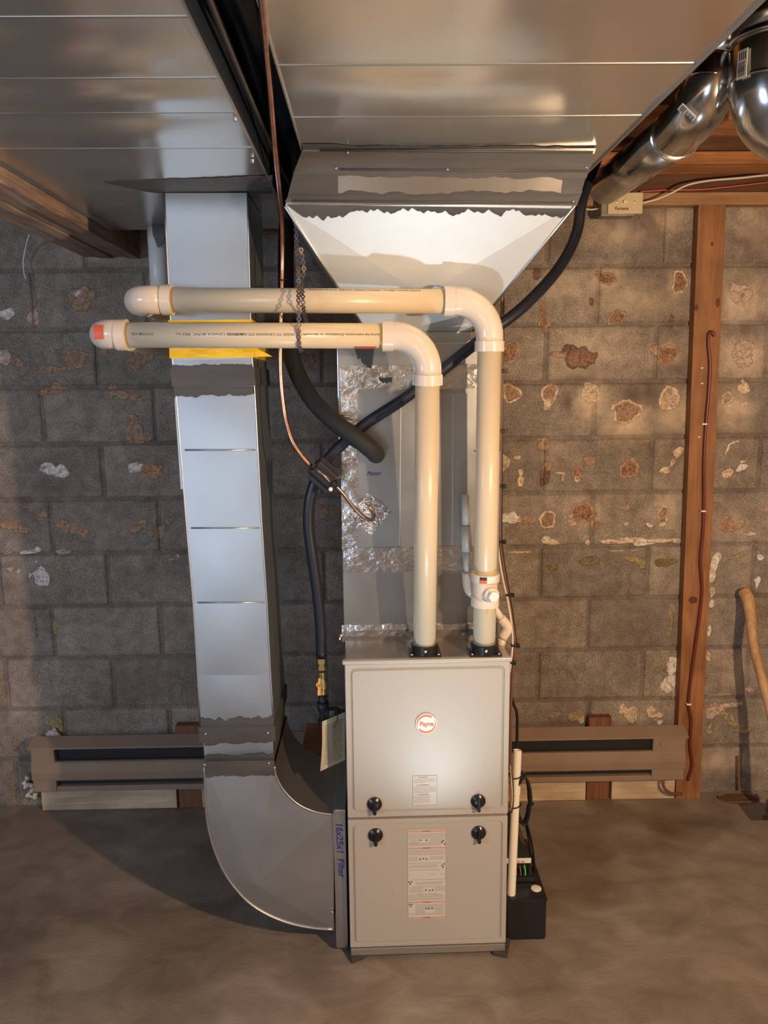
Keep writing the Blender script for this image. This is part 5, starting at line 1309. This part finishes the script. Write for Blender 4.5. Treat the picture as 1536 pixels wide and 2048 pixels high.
# ------------------------------------------------------------------ timber on the wall
tpl = thing('top_plate', 'horizontal wooden plate along the top of the block wall at the right', 'board', (2.2, -0.04, 2.22))
pz0 = at(1450, 409, Y=-0.04).z; pz1 = at(1450, 384, Y=-0.04).z
bm = bmesh.new(); add_box(bm, (1.55, -0.04, pz0), (3.4, -0.0015, pz1), 0.002); mesh_obj('plate_board', bm, M['plate'], tpl)
sty = -0.040
stud = thing('wall_stud', 'brown wooden stud fixed upright to the block wall at the right', 'stud', (2.2, sty, 0))
sA_ = [at(1397, 411, Y=sty), at(1452, 411, Y=sty), at(1399, 1600, Y=sty), at(1352, 1578, Y=sty)]
for i, z in ((0, pz0), (1, pz0), (2, 0.001), (3, 0.001)): sA_[i].z = z
slab('stud_board', [Vector((p.x, sty, p.z)) for p in sA_], (0, 1, 0), 0.0385, M['stud'], stud)
for px, py, rx, ry in ((1386, 1200, .0165, .0135), (1436, 605, .008, .018), (1393, 615, .007, .012), (1424, 488, .004, .008)):
    q = at(px, py, Y=sty - 0.0003); bm = bmesh.new()
    vs_ = [bm.verts.new(q + Vector((rx * math.cos(a), 0, ry * math.sin(a)))) for a in [2 * math.pi * k / 20 for k in range(20)]]
    f = bm.faces.new(vs_); r_ = bmesh.ops.extrude_face_region(bm, geom=[f]); bmesh.ops.translate(bm, verts=[v for v in r_['geom'] if isinstance(v, bmesh.types.BMVert)], vec=(0, 0.0006, 0))
    bmesh.ops.recalc_face_normals(bm, faces=bm.faces); mesh_obj('knot', bm, M['knot'], stud)
hc = thing('heater_cable', 'dark red cable stapled down the brown wooden stud to the baseboard heater', 'cable', at(1410, 1000, Y=sty - 0.006))
ST = [(1429, 672), (1424, 664), (1418, 668), (1417, 690), (1420, 730), (1417, 790), (1412, 850), (1408, 920), (1408, 990), (1406, 1060), (1401, 1120), (1404, 1180), (1398, 1240), (1388, 1310), (1380, 1370), (1377, 1410), (1382, 1440), (1380, 1490), (1384, 1530), (1376, 1560)]
tube('cable_run', [at(x, y, Y=sty - 0.007) for x, y in ST], 0.0056, M['wire_red'], hc, 10, 6)
for x, y in ((1408, 848), (1406, 1022), (1377, 1408)):
    q = at(x, y, Y=sty - 0.008); bm = bmesh.new(); add_box(bm, q + Vector((-0.009, -0.007, -0.003)), q + Vector((0.009, 0.006, 0.003)), 0.001); mesh_obj('staple', bm, M['staple'], hc)
for x, y in ((1404, 736), (1404, 767), (1398, 874)):
    q = at(x, y, Y=sty - 0.001); bm = bmesh.new(); add_box(bm, q + Vector((-0.004, -0.0015, -0.002)), q + Vector((0.004, 0.0008, 0.002))); mesh_obj('loose_staple', bm, M['staple'], hc)

# switch box with plate
sw = thing('switch_box', 'ivory switch plate hand-marked Furnace on a small steel box', 'switch', at(1250, 408, Y=-0.10))
sy_ = -0.105
q0, q1 = at(1217, 385, Y=sy_), at(1285, 427, Y=sy_)
bm = bmesh.new(); add_box(bm, (q0.x, sy_, q1.z), (q1.x, sy_ + 0.005, q0.z), 0.002); pl_ = mesh_obj('switch_plate', bm, M['ivory'], sw)
bm = bmesh.new(); add_box(bm, (q0.x - 0.022, sy_ + 0.005, q1.z - 0.006), (q1.x - 0.024, -0.042, q0.z - 0.008), 0.002); mesh_obj('steel_box', bm, M['box_steel'], sw)
q = at(1250, 404, Y=sy_); bm = bmesh.new(); add_box(bm, q + Vector((-0.007, -0.009, -0.0045)), q + Vector((0.007, 0.001, 0.0045)), 0.002); mesh_obj('toggle', bm, M['toggle'], sw)
for px in (1234, 1269): ringed('plate_screw', at(px, 404, Y=sy_), (0, -1, 0), [(0, 0.003), (0.001, 0.003), (0.0015, 0.001)], M['brass'], sw, 10)
text_obj('marker_writing', 'Furnace', at(1243, 417, Y=sy_ - 0.0006), (1, 0, 0), (0, 0, 1), 0.0145, M['ink_black'], sw, shear=0.2, bold=0.0003)
wc = thing('ceiling_cable', 'thin pale cable from the switch box up over the joists at the right', 'cable', at(1300, 400, Y=-0.1))
tube('cable_run', [Vector((q1.x - 0.03, -0.075, (q0.z + q1.z) / 2)), at(1292, 404, Y=-0.085), at(1315, 398, Y=-0.09), at(1345, 385, Y=-0.1), at(1375, 370, Y=-0.11), at(1420, 361, Y=-0.12), at(1480, 356, Y=-0.13), at(1515, 352, Y=-0.13), at(1560, 348, Y=-0.13)], 0.0034, M['wire_white'], wc, 8, 6)
wc2 = thing('supply_cable', 'short pale cable looping from the left of the switch box under the trunk', 'cable', at(1190, 415, Y=-0.08))
tube('cable_run', [Vector((q0.x - 0.010, -0.070, (q0.z + q1.z) / 2 - 0.004)), at(1200, 416, Y=-0.07), at(1180, 419, Y=-0.07), at(1155, 413, Y=-0.07), at(1138, 406, Y=-0.07)], 0.003, M['wire_white'], wc2, 8, 6)
wc3 = thing('thermostat_wire', 'thin dark red wire lying along the wooden plate', 'cable', at(1400, 380, Y=-0.045))
tube('cable_run', [at(1280, 383, Y=-0.045), at(1340, 380, Y=-0.045), at(1400, 379, Y=-0.05), at(1470, 372, Y=-0.06), at(1540, 364, Y=-0.06)], 0.0022, M['red_sticker'], wc3, 8, 6)

# left beam
bmn = thing('support_beam', 'built-up wooden beam running out from the wall at the upper left', 'beam', (0.1, -1.5, 2.05))
BZ = 2.060
for i, (xa, xb, dz) in enumerate(((0.148, 0.190, 0.0), (0.100, 0.146, 0.007), (0.052, 0.098, 0.002), (0.000, 0.050, 0.006))):
    bm = bmesh.new(); add_box(bm, (xa, -4.2, BZ + dz), (xb, -0.003, 2.262), 0.003); mesh_obj('ply_board', bm, M['beam'], bmn)
ww = thing('hanging_wire', 'thin white wire hanging in front of the wall below the wooden beam', 'wire', at(48, 500, Y=-0.03))
tube('wire_run', [at(58, 470, Y=-0.10), at(52, 492, Y=-0.05), at(47, 520, Y=-0.03), at(48, 545, Y=-0.03), at(52, 558, Y=-0.03)], 0.0022, M['label_white'], ww, 8, 6)
# pale pipe behind the drop duct
bp_ = thing('grey_downpipe', 'pale grey vertical pipe partly hidden behind the drop duct', 'pipe', at(318, 640, Y=-0.33))
tube('pipe_run', [at(312, 422, Y=-0.33) + Vector((0, 0, 0.0)), at(324, 640, Y=-0.33)], 0.030, M['pvc_grey'], bp_, 24)
slab('tape_scrap', [at(304, 450, Y=-0.366), at(330, 452, Y=-0.366), at(328, 482, Y=-0.366), at(316, 496, Y=-0.366), at(306, 470, Y=-0.366)], (0, -1, 0), 0.001, M['mastic'], bp_)

# ------------------------------------------------------------------ baseboard heater and its boards
hy = -0.085
hL, hR = at(62, 1530, Y=hy).x, at(1371, 1510, Y=hy).x
zT = at(200, 1487, Y=hy).z; zB = at(200, 1583, Y=hy).z
ht = thing('baseboard_heater', 'long brown enamelled baseboard heater low on the block wall behind the furnace', 'heater', ((hL + hR) / 2, hy, zB))
def hb_(name, x0_, x1_, y0_, y1_, z0_, z1_, mt, bev=0.0015, par=None):
    bm = bmesh.new(); add_box(bm, (x0_, y0_, z0_), (x1_, y1_, z1_), bev); return mesh_obj(name, bm, M[mt], par or ht)
H_ = zT - zB
hb_('back_plate', hL + .004, hR - .004, -0.055, -0.040, zB, zT, 'heater')
hb_('element', hL + .05, hR - .05, -0.058, -0.0555, zB + .012, zT - .02, 'heater_dark')
# sloped hood
bm = bmesh.new()
pr = [(-0.040, zT + 0.012), (-0.092, zT - 0.012), (-0.092, zT - 0.018), (-0.040, zT - 0.004)]
A_ = [bm.verts.new((hL - .006, a, b2)) for a, b2 in pr]; B_ = [bm.verts.new((hR + .006, a, b2)) for a, b2 in pr]
bm.faces.new(A_); bm.faces.new(B_)
for i in range(4): bm.faces.new((A_[i], A_[(i + 1) % 4], B_[(i + 1) % 4], B_[i]))
bmesh.ops.recalc_face_normals(bm, faces=bm.faces); mesh_obj('hood', bm, M['heater'], ht)
# curved front cover
bm = bmesh.new(); zc0 = zB + H_ * 0.20; zc1 = zB + H_ * 0.62
pr = [(-0.080, zc1), (-0.086, zc1 - 0.006), (-0.089, (zc0 + zc1) / 2), (-0.086, zc0 + 0.010), (-0.072, zc0), (-0.068, zc0), (-0.068, zc1)]
A_ = [bm.verts.new((hL, a, b2)) for a, b2 in pr]; B_ = [bm.verts.new((hR, a, b2)) for a, b2 in pr]
bm.faces.new(A_); bm.faces.new(B_)
for i in range(len(pr)): bm.faces.new((A_[i], A_[(i + 1) % len(pr)], B_[(i + 1) % len(pr)], B_[i]))
bmesh.ops.recalc_face_normals(bm, faces=bm.faces); mesh_obj('front_cover', bm, M['heater'], ht)
hb_('bottom_rail', hL, hR, -0.078, -0.040, zB - .002, zB + H_ * 0.10, 'heater')
for xa, xb in ((hL, hL + 0.088), (hR - 0.125, hR)):
    hb_('end_cap', xa, xb, -0.0815, -0.0555, zB, zT - 0.010, 'heater', 0.003)
q = at(1326, 1487, Y=-0.083); ringed('thermostat_knob', Vector((q.x, -0.0815, q.z)), (0, -1, 0), [(0, 0.010), (0.004, 0.010), (0.0045, 0.006)], M['heater'], ht, 20)
zl = 0.0008
def board(px0_, px1_, label, mt, z1_, y0_=-0.039):
    a_ = at(px0_, 1590, Y=y0_).x; b2 = at(px1_, 1575, Y=y0_).x
    o = box('ledger_board', (a_, y0_, zl), (b2, -0.002, z1_), M[mt], None, 0.003); return tag(o, label, 'board', 'pale boards along the foot of the wall')
zlb = at(200, 1578, Y=-0.039).z + 0.012
board(82, 352, 'pale wooden board on the floor under the left end of the heater', 'ledger', zlb)
board(404, 1172, 'pale wooden board under the heater, mostly hidden behind the furnace', 'ledger', zlb)
board(1223, 1350, 'pale wooden board under the right end of the heater beside the stud', 'ledger', zlb)
for pa_, pb_, yt_, lab in ((352, 402, 1452, 'dark wooden block behind the heater, near the drop duct'), (1176, 1222, 1436, 'dark wooden block behind the heater, right of the furnace')):
    a_ = at(pa_, 1500, Y=-0.038).x; b2 = at(pb_, 1500, Y=-0.038).x
    o = box('wood_block', (a_ + 0.001, -0.038, 0.0008), (b2 - 0.001, -0.002, at(pa_, yt_, Y=-0.038).z), M['dark_wood'], None, 0.002); tag(o, lab, 'block', 'wooden blocks behind the heater')
fl = tube('heater_conduit', [at(1340, 1556, Y=-0.06), at(1332, 1556, Y=-0.07), at(1326, 1564, Y=-0.075), at(1330, 1578, Y=-0.08), at(1344, 1587, Y=-0.08), at(1362, 1588, Y=-0.06)], 0.006, M['wire_brown'], None, 10, 6)
tag(fl, 'short bent brown conduit under the right end of the heater', 'conduit')

# white chunks by the left end of the heater
ck = at(107, 1470, Y=-0.02)
def chunk(name, px, py, Y, r, label, grp, seed, sq=(1, 1, 1)):
    c0 = at(px, py, Y=Y); bm = bmesh.new(); bmesh.ops.create_icosphere(bm, subdivisions=3, radius=r)
    for v in bm.verts:
        k = 1 + 0.45 * noise.noise(v.co * (2.2 / r) + Vector((seed, 0, 0))); v.co = Vector((v.co.x * sq[0], v.co.y * sq[1], v.co.z * sq[2])) * k + c0
    o = mesh_obj(name, bm, M['foam'], None, True); return tag(o, label, 'foam lump', grp)
chunk('foam_lump', 107, 1471, -0.012, 0.026, 'pale lump of hardened foam on the wall just above the heater\'s left end', None, 1, (1, .5, 1))
fmz = thing('foam_squiggle', 'pale lumpy bead of hardened foam by the lower left corner of the heater', 'foam lump', at(58, 1580, Y=-0.05))
tube('foam_bead', [at(57, 1552, Y=-0.03), at(49, 1566, Y=-0.03), at(52, 1574, Y=-0.03), at(60, 1568, Y=-0.03), at(66, 1578, Y=-0.03), at(56, 1590, Y=-0.03), at(72, 1594, Y=-0.03), at(68, 1586, Y=-0.03)], [0.007 + 0.004 * math.sin(k * 1.3) for k in range(7 * 6 + 1)], M['foam'], fmz, 10, 6)
lf = box('rust_scrap', at(-14, 1612, Z=0.001), at(10, 1600, Z=0.006) + Vector((0, 0.02, 0.03)), M['card'], None, 0.004); tag(lf, 'small orange-brown scrap on the floor at the left edge', 'scrap')

# axe handle leaning on the wall
hd_ = thing('tool_handle', 'curved pale wooden tool handle leaning against the wall at the right edge', 'handle', at(1560, 1640, Y=-0.2))
HP = [(1488, 1183, 13), (1496, 1200, 13), (1501, 1230, 11), (1504, 1265, 9.5), (1509, 1300, 9), (1518, 1335, 9.5), (1529, 1375, 9.5), (1541, 1420, 9.5), (1552, 1470, 10), (1562, 1530, 10), (1572, 1600, 10)]
bm = bmesh.new(); pts = []; rs = []
for k, (x, y, r_) in enumerate(HP): pts.append(at(x, y, Y=-0.025 - 0.030 * k)); rs.append(r_ * 0.00180)
pts = smooth_path(pts, 6); rs2 = [rs[min(len(rs) - 1, i // 6)] * (1 - (i % 6) / 6) + rs[min(len(rs) - 1, i // 6 + 1)] * ((i % 6) / 6) for i in range(len(pts))]
add_tube(bm, pts, rs2, 20); bmesh.ops.recalc_face_normals(bm, faces=bm.faces); mesh_obj('handle_grip', bm, M['handle'], hd_)
pe = pts[-1]; bm = bmesh.new(); add_box(bm, pe + Vector((-0.065, -0.015, -0.06)), pe + Vector((0.10, 0.015, 0.0)), 0.006); mesh_obj('tool_head', bm, M['rust'], hd_)
# broken ring in the floor
q = at(1478, 1598, Z=0.0); bm = bmesh.new()
dn = thing('floor_ring', 'rusty broken ring set in the floor against the wall, beside the leaning handle', 'pipe stub', q)
pts = [q + Vector((0.078 * math.cos(a), 0.040 * math.sin(a) + 0.005, 0.004 + 0.003 * math.sin(3 * a))) for a in [math.pi * (0.95 + 1.15 * k / 16) for k in range(17)]]
tube('ring_rim', pts, 0.005, M['rust'], dn, 8)
bm = bmesh.new(); vs_ = [bm.verts.new(q + Vector((0.070 * math.cos(a), 0.036 * math.sin(a) + 0.005, 0.0015))) for a in [2 * math.pi * k / 24 for k in range(24)]]; bm.faces.new(vs_); mesh_obj('ring_fill', bm, M['rust'], dn)
tube('iron_rod', [at(1475, 1580, Y=-0.012), at(1475, 1512, Y=-0.012)], 0.0045, M['rust'], dn, 8)
q = at(1530, 1642, Z=0.0)
o = box('scrap_metal', q + Vector((-0.005, -0.01, 0.001)), q + Vector((0.09, 0.0, 0.012)), M['rust'], None, 0.002, Matrix.Rotation(-0.5, 3, 'Z')); tag(o, 'small rusty strip on the floor at the right edge of the view', 'scrap')

# cables in the dark gap between the trunks
gc = thing('gap_cable', 'dark cable hanging in the narrow gap between the two overhead trunks', 'cable', (0.80, -1.3, 2.15))
tube('cable_run', [Vector((0.776, -2.6, 2.15)), Vector((0.780, -1.9, 2.14)), Vector((0.776, -1.4, 2.145)), Vector((0.780, -1.0, 2.14)), Vector((0.780, -0.7, 2.15)), Vector((0.780, -0.46, 2.16))], 0.006, M['black'], gc, 8, 6)

# added dark sheet, hides the joists so the trunk gap looks shaded
sh = thing('gap_shade_sheet', 'added wrinkled dark sheet standing in for shade in the narrow gap between overhead trunks', 'sheet', (0.8, -1.5, 2.22))
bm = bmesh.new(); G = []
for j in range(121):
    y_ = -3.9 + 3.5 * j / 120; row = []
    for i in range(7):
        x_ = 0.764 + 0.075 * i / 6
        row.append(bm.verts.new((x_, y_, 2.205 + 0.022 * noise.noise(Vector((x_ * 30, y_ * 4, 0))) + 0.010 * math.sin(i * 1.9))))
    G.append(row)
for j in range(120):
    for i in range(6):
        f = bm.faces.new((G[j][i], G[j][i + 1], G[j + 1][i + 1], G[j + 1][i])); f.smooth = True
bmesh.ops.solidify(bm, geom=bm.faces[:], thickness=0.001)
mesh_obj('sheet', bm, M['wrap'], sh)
